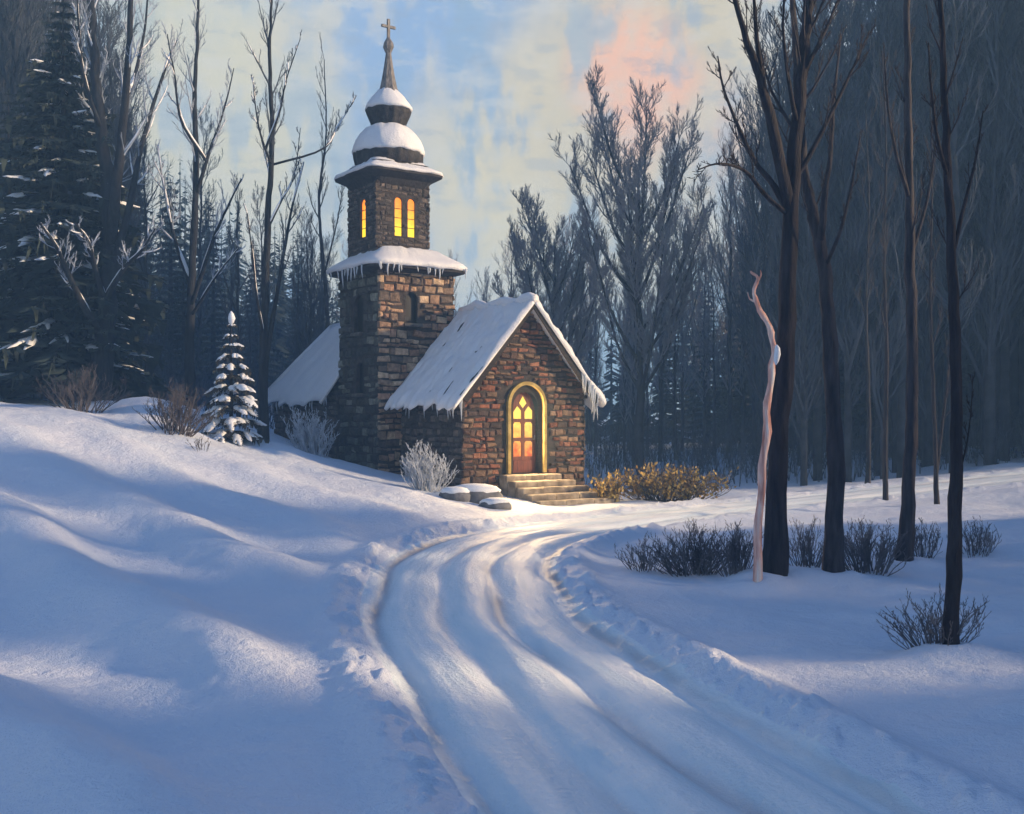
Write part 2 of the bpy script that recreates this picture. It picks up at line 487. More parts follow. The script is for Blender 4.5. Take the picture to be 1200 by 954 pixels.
def build_road():
    m, nt, b = newmat('packed_snow')
    tc = N(nt, 'ShaderNodeTexCoord')
    uv = N(nt, 'ShaderNodeAttribute', attribute_name='lane')       # x across, y along, z rut depth
    sp = N(nt, 'ShaderNodeSeparateXYZ'); nt.links.new(uv.outputs['Vector'], sp.inputs[0])
    mp = N(nt, 'ShaderNodeMapping'); mp.inputs['Scale'].default_value = (3.0, 0.35, 0)
    nt.links.new(uv.outputs['Vector'], mp.inputs['Vector'])
    n1 = N(nt, 'ShaderNodeTexNoise'); n1.inputs['Scale'].default_value = 1.6; n1.inputs['Detail'].default_value = 6
    nt.links.new(mp.outputs['Vector'], n1.inputs['Vector'])
    cr = N(nt, 'ShaderNodeValToRGB')
    cr.color_ramp.elements[0].position = 0.3; cr.color_ramp.elements[0].color = (0.70, 0.82, 0.88, 1)
    cr.color_ramp.elements[1].position = 0.66; cr.color_ramp.elements[1].color = (0.93, 0.95, 0.96, 1)
    nt.links.new(n1.outputs['Fac'], cr.inputs['Fac'])
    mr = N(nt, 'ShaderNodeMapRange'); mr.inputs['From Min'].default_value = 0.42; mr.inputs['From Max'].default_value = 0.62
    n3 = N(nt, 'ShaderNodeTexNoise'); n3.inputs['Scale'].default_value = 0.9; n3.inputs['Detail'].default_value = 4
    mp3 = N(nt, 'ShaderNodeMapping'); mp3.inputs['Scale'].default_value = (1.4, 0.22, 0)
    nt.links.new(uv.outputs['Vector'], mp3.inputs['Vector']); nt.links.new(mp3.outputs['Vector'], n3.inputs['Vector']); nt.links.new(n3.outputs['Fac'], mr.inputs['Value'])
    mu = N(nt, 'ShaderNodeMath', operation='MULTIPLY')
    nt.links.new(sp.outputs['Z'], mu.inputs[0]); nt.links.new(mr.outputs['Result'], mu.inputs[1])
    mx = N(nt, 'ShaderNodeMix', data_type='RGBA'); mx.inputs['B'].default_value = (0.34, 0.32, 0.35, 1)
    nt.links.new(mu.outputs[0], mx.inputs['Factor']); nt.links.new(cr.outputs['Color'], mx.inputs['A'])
    nt.links.new(mx.outputs['Result'], b.inputs['Base Color'])
    b.inputs['Roughness'].default_value = 0.5; b.inputs['Specular IOR Level'].default_value = 0.45
    n2 = N(nt, 'ShaderNodeTexNoise'); n2.inputs['Scale'].default_value = 16; n2.inputs['Detail'].default_value = 9; n2.inputs['Roughness'].default_value = 0.65
    nt.links.new(tc.outputs['Object'], n2.inputs['Vector'])
    ad = N(nt, 'ShaderNodeMath', operation='ADD'); nt.links.new(n1.outputs['Fac'], ad.inputs[0])
    m5 = N(nt, 'ShaderNodeMath', operation='MULTIPLY'); m5.inputs[1].default_value = 0.7
    nt.links.new(n2.outputs['Fac'], m5.inputs[0]); nt.links.new(m5.outputs[0], ad.inputs[1])
    bp = N(nt, 'ShaderNodeBump'); bp.inputs['Strength'].default_value = 0.7; bp.inputs['Distance'].default_value = 0.06
    nt.links.new(ad.outputs[0], bp.inputs['Height']); nt.links.new(bp.outputs['Normal'], b.inputs['Normal'])
    smax = RS[-1]
    ss = np.concatenate([np.arange(0, 34, 0.09), np.arange(34, smax, 0.3)])
    cx = np.interp(ss, RS, RC[:, 0]); cy = np.interp(ss, RS, RC[:, 1])
    tx = np.interp(ss, RS, RT[:, 0]); ty = np.interp(ss, RS, RT[:, 1])
    t = np.linspace(-HALF - 0.06, HALF + 0.06, 70)
    X = cx[:, None] + ty[:, None] * t[None, :]; Y = cy[:, None] - tx[:, None] * t[None, :]
    Z = terrain(X, Y)
    edge = np.abs(t)[None, :] > HALF + 0.0
    Z = Z - np.where(edge, 0.05, 0.0) - np.where(np.abs(t)[None, :] > HALF - 0.08, 0.01, 0.0)
    V = np.stack([X.ravel(), Y.ravel(), Z.ravel()], 1)
    ns, nt_ = Z.shape
    i = np.arange(ns - 1)[:, None] * nt_; k = np.arange(nt_ - 1)[None, :]
    Fq = np.stack([i + k, i + k + 1, i + nt_ + k + 1, i + nt_ + k], -1).reshape(-1, 4)
    me = bpy.data.meshes.new('snowy_road'); me.from_pydata(V.tolist(), [], Fq.tolist())
    me.polygons.foreach_set('use_smooth', [True] * len(me.polygons))
    S, T = np.meshgrid(ss, t, indexing='ij')
    wob = 0.12 * np.sin(S * 0.5) + 0.08 * np.sin(S * 1.3 + 1)
    rut = np.zeros_like(S)
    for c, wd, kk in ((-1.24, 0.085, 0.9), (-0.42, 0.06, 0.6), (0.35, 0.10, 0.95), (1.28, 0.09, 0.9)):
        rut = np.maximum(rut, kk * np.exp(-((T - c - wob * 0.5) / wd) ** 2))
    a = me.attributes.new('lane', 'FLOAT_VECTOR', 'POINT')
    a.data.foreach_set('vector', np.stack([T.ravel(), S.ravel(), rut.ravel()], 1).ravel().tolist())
    me.materials.append(m); me.update()
    o = bpy.data.objects.new('snowy_road', me); COL.objects.link(o)
    tag(o, 'packed snowy road with wheel ruts curving up to the chapel', 'road', kind='structure')


build_ground()
build_road()

# ------------------------------------------------------------------ chapel
TH = R(35)
CH_LOC = Vector(((616 - 600) / F * 32.0, 32.0, 0.88))
UX = Vector((math.cos(TH), math.sin(TH), 0)); VX = Vector((-math.sin(TH), math.cos(TH), 0))
chapel = empty('chapel', CH_LOC, TH)
tag(chapel, 'small rough stone chapel with a domed bell tower, snowy roofs and glowing door', 'chapel')
# local frame: x = along the gable to the right, y = back into the nave, z up from the door sill
RED_LIT = [(0.24, 0.10, 0.06), (0.30, 0.14, 0.085), (0.17, 0.09, 0.06), (0.12, 0.075, 0.055), (0.2, 0.13, 0.085), (0.09, 0.065, 0.055), (0.26, 0.17, 0.11)]  # red-brown gable stones, reddened to stand in for door glow
TAN_LIT = [(0.42, 0.27, 0.17), (0.34, 0.2, 0.13), (0.2, 0.14, 0.1), (0.5, 0.36, 0.24), (0.28, 0.18, 0.12), (0.38, 0.26, 0.17), (0.13, 0.10, 0.08)]  # tan stones, lightened in place of sun on the tower front
GREY_SHADE = [(0.085, 0.085, 0.07), (0.13, 0.13, 0.105), (0.06, 0.058, 0.05), (0.08, 0.073, 0.06), (0.2, 0.195, 0.155), (0.05, 0.047, 0.043)]  # grey stones, the tower's shaded side darkened in their colour
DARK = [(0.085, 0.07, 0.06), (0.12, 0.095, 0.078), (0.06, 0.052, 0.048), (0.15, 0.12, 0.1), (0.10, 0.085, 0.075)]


def inside(p, poly):
    x, y = p; c = False; n = len(poly)
    for i in range(n):
        x1, y1 = poly[i]; x2, y2 = poly[(i + 1) % n]
        if (y1 > y) != (y2 > y) and x < (x2 - x1) * (y - y1) / (y2 - y1) + x1:
            c = not c
    return c


def slab(mb, outer, holes, frame, thick):
    """flat wall with openings; frame = (origin, udir, ndir outward)"""
    o, ud, nd = frame
    polys = [outer] + holes
    tri = tessellate_polygon([[Vector((a, b, 0)) for a, b in pl] for pl in polys])
    flat = [p for pl in polys for p in pl]
    n = len(flat)
    P = lambda a, b, d: o + ud * a + Vector((0, 0, b)) + nd * d
    vs = [P(a, b, 0) for a, b in flat] + [P(a, b, -thick) for a, b in flat]
    fs = []
    for t in tri:
        A, B, C = (Vector(vs[i]) for i in t)
        if (B - A).cross(C - A).dot(nd) < 0: t = (t[0], t[2], t[1])
        fs.append(tuple(t)); fs.append((t[0] + n, t[2] + n, t[1] + n))
    k = 0
    for pl in polys:
        m = len(pl)
        for i in range(m):
            j = (i + 1) % m
            fs.append((k + i, k + j, k + j + n, k + i + n))
        k += m
    mb.add(vs, fs)


def stones(mb, poly, holes, frame, pal, rng, hmin=0.13, hmax=0.24, wmin=0.18, wmax=0.46, prot=(0.015, 0.06), over=0.03):
    o, ud, nd = frame
    us = [p[0] for p in poly]; zs = [p[1] for p in poly]
    z = min(zs)
    while z < max(zs) - 0.03:
        hh = rng.uniform(hmin, hmax)
        u = min(us) - over - rng.uniform(0, 0.05)
        while u < max(us) + over * 0.5:
            ww = rng.uniform(wmin, wmax)
            if u + ww > max(us) + over: ww = max(us) + over - u + rng.uniform(0, 0.02)
            if ww < 0.07: break
            h2 = hh * rng.uniform(0.68, 1.0)
            cu, cz = u + ww / 2, z + hh / 2 + rng.uniform(-0.5, 0.5) * (hh - h2) + rng.uniform(-0.015, 0.015)
            cuc = min(max(cu, min(us) + 0.01), max(us) - 0.01)
            ok = inside((cuc, cz), poly)
            if ok:
                for hl in holes:
                    for (a, b) in ((0, 0), (-.5, -.5), (.5, -.5), (-.5, .5), (.5, .5)):
                        if inside((cu + a * ww * 0.9, cz + b * h2 * 0.9), hl): ok = False
            if ok:
                d = rng.uniform(*prot); gp = 0.010
                base = rng.choice(pal); k = rng.uniform(0.75, 1.2)
                col = tuple(min(1, c * k) for c in base)
                vs = []
                j = lambda q=0.012: rng.uniform(-q, q)
                hw, hz = ww / 2 - gp, h2 / 2 - gp
                cor = [(-1, -1), (1, -1), (1, 1), (-1, 1)]
                tl = rng.uniform(-0.09, 0.09)
                jit = [(j(0.026) - b * hz * tl, j(0.024) + a * hw * tl) for (a, b) in cor]
                for (ins, dd) in ((0, -0.02), (0.004, d * 0.55), (0.028, d)):
                    for q, (a, b) in enumerate(cor):
                        vs.append(o + ud * (cu + a * (hw - ins) + jit[q][0]) + Vector((0, 0, cz + b * (hz - ins) + jit[q][1])) + nd * (dd + (j(0.006) if dd > 0 else 0)))
                vs.append(o + ud * (cu + j(0.03)) + Vector((0, 0, cz + j(0.02))) + nd * (d + rng.uniform(0.0, 0.018)))
                fs = []
                for kk in range(2):
                    for i in range(4):
                        i2 = (i + 1) % 4
                        fs.append((kk * 4 + i, kk * 4 + i2, kk * 4 + 4 + i2, kk * 4 + 4 + i))
                for i in range(4):
                    fs.append((8 + i, 8 + (i + 1) % 4, 12))
                mb.add(vs, fs, col)
            u += ww
        z += hh


def arch(cu, z0, w, h, pointed=False, n=10):
    """opening outline: width w, total height h"""
    r = w / 2
    pts = [(cu - r, z0), (cu + r, z0)]
    if pointed:
        zs = z0 + h - w * 0.95
        for i in range(n + 1):
            t = i / n
            pts.append((cu + r * math.cos(t * PI / 2) ** 0.85 if t < 1 else cu, zs + w * 0.95 * math.sin(t * PI / 2)))
        for i in range(n - 1, -1, -1):
            t = i / n
            pts.append((cu - r * math.cos(t * PI / 2) ** 0.85, zs + w * 0.95 * math.sin(t * PI / 2)))
    else:
        zs = z0 + h - r
        for i in range(2 * n + 1):
            t = PI * i / (2 * n)
            pts.append((cu + r * math.cos(t), zs + r * math.sin(t)))
    return pts


X3 = Vector((1, 0, 0)); Y3 = Vector((0, 1, 0)); Z3 = Vector((0, 0, 1))
rng = random.Random(5)
GH = 2.15                       # gable half width
EAVE = 2.5; RIDGE = 4.92; NL = 3.55
DOWN = -1.2
door_o = arch(0.0, 0.02, 1.16, 2.55)
gable = [(-GH, DOWN), (GH, DOWN), (GH, EAVE), (0, RIDGE - 0.02), (-GH, EAVE)]
front = (Vector((0, 0, 0)), X3, -Y3)
mw = MB(); st = MB()
slab(mw, gable, [door_o], front, 0.35)
sur = arch(0.0, 0.02, 1.5, 2.72)
stones(st, gable, [sur], front, RED_LIT, rng, 0.11, 0.24, 0.13, 0.44, (0.01, 0.085))
# side walls of the nave and its back
lw = (Vector((-GH + 0.002, NL, 0)), -Y3, -X3)
side = [(0, DOWN), (NL - 0.352, DOWN), (NL - 0.352, EAVE), (0, EAVE)]
slab(mw, side, [], lw, 0.3)
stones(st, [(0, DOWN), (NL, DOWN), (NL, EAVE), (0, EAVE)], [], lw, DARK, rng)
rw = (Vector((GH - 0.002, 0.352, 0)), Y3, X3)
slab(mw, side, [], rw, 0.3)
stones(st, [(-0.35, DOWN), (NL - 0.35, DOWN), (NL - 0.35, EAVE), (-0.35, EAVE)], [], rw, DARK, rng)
slab(mw, gable, [], (Vector((0, NL - 0.2, 0)), -X3, Y3), 0.15)
nave = mw.build('nave_wall', M_MORTAR, chapel)
st.build('stonework', M_STONE, nave)

# ---- tower
TW = 2.62; TX0 = -2.90; TY0 = NL + 0.0
TXC = TX0 + TW / 2; TYC = TY0 + TW / 2
T1 = 6.2                        # top of lower stage (local z)
mt = MB(); ts = MB()
win = lambda u, z, w, h: arch(u, z, w, h)
holes_f = [win(1.12, 4.55, 0.42, 0.95)]
holes_l = [win(1.25, 4.3, 0.62, 1.15), win(1.35, 2.4, 0.5, 0.95)]
fr_f = (Vector((TX0, TY0, 0)), X3, -Y3)
fr_l = (Vector((TX0, TY0 + TW, 0)), -Y3, -X3)
fr_r = (Vector((TX0 + TW, TY0, 0)), Y3, X3)
fr_b = (Vector((TX0 + TW, TY0 + TW, 0)), -X3, Y3)
rect = [(0, DOWN), (TW, DOWN), (TW, T1), (0, T1)]
rect_i = [(0.302, DOWN), (TW - 0.302, DOWN), (TW - 0.302, T1), (0.302, T1)]
slab(mt, rect, holes_f, fr_f, 0.3); slab(mt, rect_i, holes_l, fr_l, 0.3)
slab(mt, rect_i, [], fr_r, 0.3); slab(mt, rect, [], fr_b, 0.3)
stones(ts, rect, holes_f, fr_f, TAN_LIT, rng, 0.13, 0.32, 0.16, 0.5, (0.015, 0.10))
stones(ts, rect, holes_l, fr_l, GREY_SHADE, rng, 0.14, 0.34, 0.18, 0.55, (0.015, 0.11))
stones(ts, rect, [], fr_r, TAN_LIT, rng, 0.16, 0.3, 0.22, 0.52)
stones(ts, rect, [], fr_b, GREY_SHADE, rng, 0.16, 0.3, 0.22, 0.52)
tower = mt.build('tower_wall', M_MORTAR, chapel)
ts.build('stonework', M_STONE, tower)


def pane(mbp, poly, frame, depth):
    o, ud, nd = frame
    vs = [o + ud * a + Vector((0, 0, b)) - nd * depth for a, b in poly]
    mbp.add(vs, [tuple(range(len(poly)))])


for fr, hs in ((fr_f, holes_f), (fr_l, holes_l)):
    for hpoly in hs:
        p = MB(); pane(p, hpoly, fr, 0.12)
        w_ = p.build('window', M_DARKPANE, chapel); w_['label'] = 'dark unlit arched tower window'
        # a sill stone below
        o, ud, nd = fr
        cu = sum(a for a, b in hpoly) / len(hpoly); zb = min(b for a, b in hpoly)
        s_ = MB()
        c = o + ud * cu + Vector((0, 0, zb - 0.06)) + nd * 0.02
        sx = 0.62 if abs(ud.x) > 0.5 else 0.24
        sy = 0.24 if abs(ud.x) > 0.5 else 0.62
        rough_box(s_, c, sx, sy, 0.1, rng, 0.008, 0.015, (0.13, 0.11, 0.09))
        s_.build('sill', M_STONE, w_)

# ---- upper stage, set a little back on the lower roof
UW = 1.86; UXC = TXC - 0.26; UYC = TYC + 0.05
U0 = T1 + 0.25; U1 = 9.15
ux0 = UXC - UW / 2; uy0 = UYC - UW / 2
uf_f = (Vector((ux0, uy0, 0)), X3, -Y3); uf_l = (Vector((ux0, uy0 + UW, 0)), -Y3, -X3)
uf_r = (Vector((ux0 + UW, uy0, 0)), Y3, X3); uf_b = (Vector((ux0 + UW, uy0 + UW, 0)), -X3, Y3)
WZ = 7.28; WHH = 1.2; WWD = 0.27
uh_f = [win(0.78, WZ, WWD, WHH), win(1.24, WZ, WWD, WHH)]
uh_l = [win(0.98, WZ, WWD + 0.08, WHH)]
urect = [(0, U0), (UW, U0), (UW, U1), (0, U1)]
urect_i = [(0.222, U0), (UW - 0.222, U0), (UW - 0.222, U1), (0.222, U1)]
mu_ = MB(); us_ = MB()
slab(mu_, urect, uh_f, uf_f, 0.22); slab(mu_, urect_i, uh_l, uf_l, 0.22)
slab(mu_, urect_i, [], uf_r, 0.22); slab(mu_, urect, [], uf_b, 0.22)
for fr, hs in ((uf_f, uh_f), (uf_l, uh_l), (uf_r, []), (uf_b, [])):
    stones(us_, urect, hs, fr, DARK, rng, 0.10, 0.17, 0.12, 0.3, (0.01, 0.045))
belfry = mu_.build('belfry_wall', M_MORTAR, chapel)
us_.build('stonework', M_STONE, belfry)
for fr, hs in ((uf_f, uh_f), (uf_l, uh_l)):
    for hpoly in hs:
        p = MB(); pane(p, hpoly, fr, 0.07)
        w_ = p.build('lit_window', M_TOWERGLOW, chapel)
        o, ud, nd = fr
        cu = sum(a for a, b in hpoly) / len(hpoly); zb = min(b for a, b in hpoly)
        for k in range(1, 4):
            b_ = MB()
            zz = zb + WHH * k / 4.2
            a0 = o + ud * (cu - WWD * 0.55) + Vector((0, 0, zz)) - nd * 0.055
            a1 = o + ud * (cu + WWD * 0.55) + Vector((0, 0, zz)) - nd * 0.055
            tube(b_, [a0, a1], [0.012, 0.012], 5)
            b_.build('glazing_bar', M_WOOD, w_)

# ---- tower roofs (square, flared) with their snow
def square_roof(name, cx, cy, prof, snowprof, sjit, seed):
    r_ = MB(); lathe(r_, prof, 64, 9.0, 0, cx, cy, 0.0, seed)
    ro = r_.build(name, M_SHINGLE, chapel)
    s_ = MB(); lathe(s_, snowprof, 96, 7.0, 0, cx, cy, sjit, seed)
    so = s_.build('snow', M_ROOFSNOW, ro, True)
    return ro


H = TW / 2
lower_roof = square_roof('tower_roof', TXC, TYC,
                         [(H + 0.05, T1 - 0.12), (H + 0.40, T1 - 0.02), (H + 0.42, T1 + 0.06), (H + 0.1, T1 + 0.26), (UW / 2 + 0.12, T1 + 0.55), (0.4, T1 + 0.62)],
                         [(H + 0.38, T1 + 0.05), (H + 0.49, T1 + 0.07), (H + 0.50, T1 + 0.17), (H + 0.40, T1 + 0.27), (H + 0.2, T1 + 0.40), (H - 0.05, T1 + 0.55), (UW / 2 + 0.16, T1 + 0.68), (UW / 2 + 0.02, T1 + 0.74), (0.5, T1 + 0.72)], 0.13, 3)
HU = UW / 2
upper_roof = square_roof('belfry_roof', UXC, UYC,
                         [(HU + 0.02, U1 - 0.3), (HU + 0.14, U1 - 0.12), (HU + 0.42, U1 + 0.04), (HU + 0.43, U1 + 0.10), (HU + 0.12, U1 + 0.28), (1.0, U1 + 0.42), (0.5, U1 + 0.5)],
                         [(HU + 0.36, U1 + 0.09), (HU + 0.48, U1 + 0.11), (HU + 0.46, U1 + 0.19), (HU + 0.26, U1 + 0.30), (HU + 0.05, U1 + 0.42), (0.9, U1 + 0.52), (0.5, U1 + 0.5)], 0.09, 7)

# ---- dome, neck, little dome, spire, cross (round)
DZ = U1 + 0.40
d_ = MB()
lathe(d_, [(0.98, DZ), (1.06, DZ + 0.12), (1.10, DZ + 0.28), (1.10, DZ + 0.45), (1.04, DZ + 0.62), (0.93, DZ + 0.85), (0.78, DZ + 1.05), (0.62, DZ + 1.2), (0.54, DZ + 1.32)], 72, 2, 0, UXC, UYC, 0, 1, 18, 0.022)
dome = d_.build('dome', M_SHINGLE, chapel, True)
s_ = MB()
lathe(s_, [(1.09, DZ + 0.42), (1.15, DZ + 0.44), (1.16, DZ + 0.52), (1.11, DZ + 0.7), (1.02, DZ + 0.88), (0.88, DZ + 1.08), (0.72, DZ + 1.23), (0.56, DZ + 1.33), (0.4, DZ + 1.36)], 72, 2, 0, UXC, UYC, 0.11, 13)
s_.build('snow', M_ROOFSNOW, dome, True)
d_ = MB()
NZ = DZ + 1.3
lathe(d_, [(0.52, NZ - 0.04), (0.56, NZ + 0.12), (0.62, NZ + 0.26), (0.68, NZ + 0.4), (0.72, NZ + 0.52), (0.70, NZ + 0.6), (0.55, NZ + 0.8), (0.38, NZ + 1.02), (0.28, NZ + 1.15)], 60, 2, 0, UXC, UYC, 0, 2, 14, 0.025)
lant = d_.build('small_dome', M_SHINGLE, chapel, True)
s_ = MB()
lathe(s_, [(0.70, NZ + 0.54), (0.755, NZ + 0.55), (0.75, NZ + 0.63), (0.66, NZ + 0.77), (0.53, NZ + 0.93), (0.40, NZ + 1.08), (0.30, NZ + 1.2), (0.2, NZ + 1.2)], 60, 2, 0, UXC, UYC, 0.09, 17)
s_.build('snow', M_ROOFSNOW, lant, True)
d_ = MB()
PZ = NZ + 1.12
lathe(d_, [(0.33, PZ), (0.27, PZ + 0.16), (0.21, PZ + 0.45), (0.15, PZ + 0.8), (0.105, PZ + 1.12), (0.085, PZ + 1.26), (0.13, PZ + 1.36), (0.17, PZ + 1.46), (0.15, PZ + 1.58), (0.08, PZ + 1.7), (0.035, PZ + 1.78)], 24, 2, 0, UXC, UYC, 0, 2, 8, 0.06)
spire = d_.build('spire', M_LEAD, chapel)
s_ = MB()
CZ = PZ + 1.75
box(s_, (UXC, UYC, CZ + 0.30), 0.085, 0.07, 0.60)
rough_box(s_, (UXC - 0.145, UYC, CZ + 0.36), 0.2, 0.068, 0.085, rng, 0.004, 0.01)
rough_box(s_, (UXC + 0.145, UYC, CZ + 0.36), 0.2, 0.068, 0.085, rng, 0.004, 0.01)
cr_ = s_.build('cross', M_LEAD, chapel)
# ---- nave roof
OV = 0.26; OVF = 0.38
sl = Vector((GH, 0, RIDGE - EAVE)).normalized()      # up-slope of left side when mirrored


def slope_pts(sgn, a, b):
    """point on roof plane; a = 0 eave end .. 1 ridge, b = distance back"""
    x_e = sgn * (GH + OV); z_e = EAVE - OV * (RIDGE - EAVE) / GH
    return Vector((x_e * (1 - a), b, z_e + (RIDGE - z_e) * a))


def roof_deck(mb, sgn, y0, y1, th):
    nrm = Vector((sgn * (RIDGE - EAVE), 0, GH)).normalized()
    P = []
    for off in (0.02, th):
        for (a, b) in ((0, y0), (0, y1), (1, y1), (1, y0)):
            P.append(slope_pts(sgn, a, b) + nrm * off)
    mb.add(P, [(0, 1, 2, 3), (7, 6, 5, 4), (0, 4, 5, 1), (1, 5, 6, 2), (2, 6, 7, 3), (3, 7, 4, 0)])


def snow_sheet(mb, pf, nrm, na, nb, thick, seed, edge_j=0.06, streak=0.0):
    """thick quilt of snow over a patch pf(a, b), a and b in 0..1; rounded rims, uneven edge"""
    top = []; bot = []
    for i in range(na + 1):
        for j in range(nb + 1):
            a = i / na; b = j / nb
            ea = a - edge_j * (1 - a) ** 6 * (0.4 + 1.2 * float(vnoise(j * 0.55, seed, seed)))
            p = pf(ea, b)
            e = min(1.0, min(a * na, b * nb, (1 - b) * nb) / 2.2 + 0.0)
            t = thick * (0.35 + 0.65 * math.sqrt(max(0, e))) * (0.85 + 0.9 * float(fbm(i * 0.3 + seed, j * 0.3, seed)))
            if streak:
                t += streak * float(fbm(j * 0.9, i * 0.08, seed + 3))
            top.append(p + nrm * (0.03 + t)); bot.append(p + nrm * 0.012)
    n = nb + 1; m = len(top)
    fs = []
    for i in range(na):
        for j in range(nb):
            k = i * n + j
            fs.append((k, k + 1, k + n + 1, k + n)); fs.append((m + k, m + k + n, m + k + n + 1, m + k + 1))
    for i in range(na):
        for j0, fl in ((0, 0), (nb, 1)):
            k = i * n + j0
            q = (k, k + n, m + k + n, m + k)
            fs.append(q if fl == 0 else q[::-1])
    for j in range(nb):
        k = j
        fs.append((k, m + k, m + k + 1, k + 1)); k = na * n + j
        fs.append((k, k + 1, m + k + 1, m + k))
    mb.add(top + bot, fs)


r_ = MB()
for sg in (-1, 1):
    roof_deck(r_, sg, -OVF + 0.02, NL - 0.06, 0.10)
roof = r_.build('roof', M_SHINGLE, chapel)
rk = MB()
for sg in (-1, 1):       # barge boards on the gable
    nrm = Vector((sg * (RIDGE - EAVE), 0, GH)).normalized()
    P = []
    for yy in (-OVF - 0.04, -OVF + 0.018):
        for (a, d) in ((-0.01, -0.20), (1.0, -0.20), (1.0, 0.11), (-0.01, 0.11)):
            q = slope_pts(sg, a, yy) + nrm * d
            if a == 1.0: q.x = 0.003 * sg
            P.append(q)
    rk.add(P, [(0, 1, 2, 3), (7, 6, 5, 4), (0, 4, 5, 1), (1, 5, 6, 2), (2, 6, 7, 3), (3, 7, 4, 0)])
    # soffit timbers below the eave
    for yy in np.arange(0.1, NL - 0.2, 0.45):
        q = slope_pts(sg, 0.06, float(yy))
        box(rk, q + Vector((-sg * 0.08, 0, -0.1)), 0.34, 0.08, 0.10)
rk.build('barge_board', M_WOOD, roof)
sn = MB()
for sg in (-1, 1):
    nrm = Vector((sg * (RIDGE - EAVE), 0, GH)).normalized()
    snow_sheet(sn, lambda a, b, sg=sg: slope_pts(sg, a * 1.02 - 0.02, -OVF - 0.09 + b * (NL - 0.02 + OVF + 0.06)), nrm + Vector((0, 0, 0.001)), 44, 56, 0.15 + (0.06 if sg > 0 else 0), 11 + sg, 0.08, 0.20)
rid = [Vector((0.0, -OVF - 0.09 + k * (NL + OVF) / 14.0, RIDGE + 0.13 + 0.05 * math.sin(k * 1.3) + rng.uniform(-0.02, 0.02))) for k in range(15)]
tube(sn, rid, [0.13] + [0.16 + 0.025 * math.sin(k * 2.1) for k in range(13)] + [0.14], 10)
sn.build('snow', M_ROOFSNOW, roof, True)

# ---- annex behind the tower: hipped roof
AX0, AX1, AY0, AY1 = -3.05, -0.15, TY0 + TW + 0.002, 11.1
AE = 2.45; AR = 4.75
ma = MB(); as_ = MB()
al = (Vector((AX0, AY1, 0)), -Y3, -X3)
arect = [(0, DOWN), (AY1 - AY0, DOWN), (AY1 - AY0, AE), (0, AE)]
slab(ma, arect, [], al, 0.3)
stones(as_, arect, [], al, DARK, rng)
ar_ = (Vector((AX1, AY0, 0)), Y3, X3)
slab(ma, arect, [], ar_, 0.3); stones(as_, arect, [], ar_, DARK, rng)
ab = (Vector((AX1 - 0.302, AY1, 0)), -X3, Y3)
brect = [(0, DOWN), (AX1 - AX0 - 0.604, DOWN), (AX1 - AX0 - 0.604, AE), (0, AE)]
slab(ma, brect, [], ab, 0.3); stones(as_, [(-0.3, DOWN), (AX1 - AX0 - 0.3, DOWN), (AX1 - AX0 - 0.3, AE), (-0.3, AE)], [], ab, DARK, rng)
annex = ma.build('annex_wall', M_MORTAR, chapel)
as_.build('stonework', M_STONE, annex)
axm = (AX0 + AX1) / 2; o3 = 0.32; ze = AE - 0.15
C00 = Vector((AX0 - o3, AY0 + 0.02, ze)); C01 = Vector((AX0 - o3, AY1 + o3, ze)); C11 = Vector((AX1 + o3, AY1 + o3, ze)); C10 = Vector((AX1 + o3, AY0 + 0.02, ze))
R0 = Vector((axm, AY0 + 0.02, AR)); R1 = Vector((axm, AY1 - 1.6, AR))
r_ = MB(); dn = Vector((0, 0, -0.1))
P = [C00, C01, C11, C10, R0, R1]
r_.add(P + [p + dn for p in P[:4]], [(0, 4, 5, 1), (1, 5, 2), (2, 5, 4, 3), (0, 1, 7, 6), (1, 2, 8, 7), (2, 3, 9, 8), (6, 7, 8, 9)])
aroof = r_.build('annex_roof', M_SHINGLE, chapel)
sn = MB()


def patch(A, B, C, D):       # a: eave(A..B) -> ridge(D..C)
    return lambda a, b: (A * (1 - b) + B * b) * (1 - a) + (D * (1 - b) + C * b) * a


def pn(A, B, C):
    n = (B - A).cross(C - A).normalized()
    return n if n.z > 0 else -n


snow_sheet(sn, patch(C00 + Vector((0, 0.03, 0)), C01, R1, R0), pn(C00, C01, R1), 22, 30, 0.13, 31, 0.09, 0.16)
snow_sheet(sn, patch(C01, C11, R1 + Vector((0.02, 0, 0)), R1 - Vector((0.02, 0, 0))), pn(C01, C11, R1), 20, 20, 0.13, 32, 0.09, 0.16)
snow_sheet(sn, patch(C11, C10 + Vector((0, 0.03, 0)), R0, R1), pn(C11, C10, R0), 20, 24, 0.13, 33, 0.09, 0.16)
tube(sn, [R0 + Vector((0, 0.03, 0.07)), (R0 + R1) / 2 + Vector((0, 0, 0.1)), R1 + Vector((0, 0, 0.07))], [0.13, 0.14, 0.12], 8)
tube(sn, [R1 + Vector((0, 0, 0.07)), (R1 + C01) / 2 + Vector((0, 0, 0.09)), C01 + Vector((0, 0, 0.1))], [0.12, 0.12, 0.09], 8)
sn.build('snow', M_ROOFSNOW, aroof, True)

# ---- icicles: every one an own sub-part
ICE_MESH = []
for k in range(6):
    L = (0.22, 0.3, 0.42, 0.55, 0.36, 0.7)[k]
    m_ = MB()
    pts = []; rr = []
    for i in range(7):
        t = i / 6
        pts.append(Vector((0.012 * math.sin(t * 5 + k), 0.012 * math.cos(t * 4 + k), 0.05 - t * L)))
        rr.append((0.032 + 0.004 * (k % 3)) * (1 - t) ** 0.8 * (1 + 0.15 * math.sin(9 * t + k)) + 0.002)
    tube(m_, pts, rr, 7)
    tmp = m_.build('icicle', M_ICE, None, True)
    ICE_MESH.append(tmp.data); bpy.data.objects.remove(tmp)


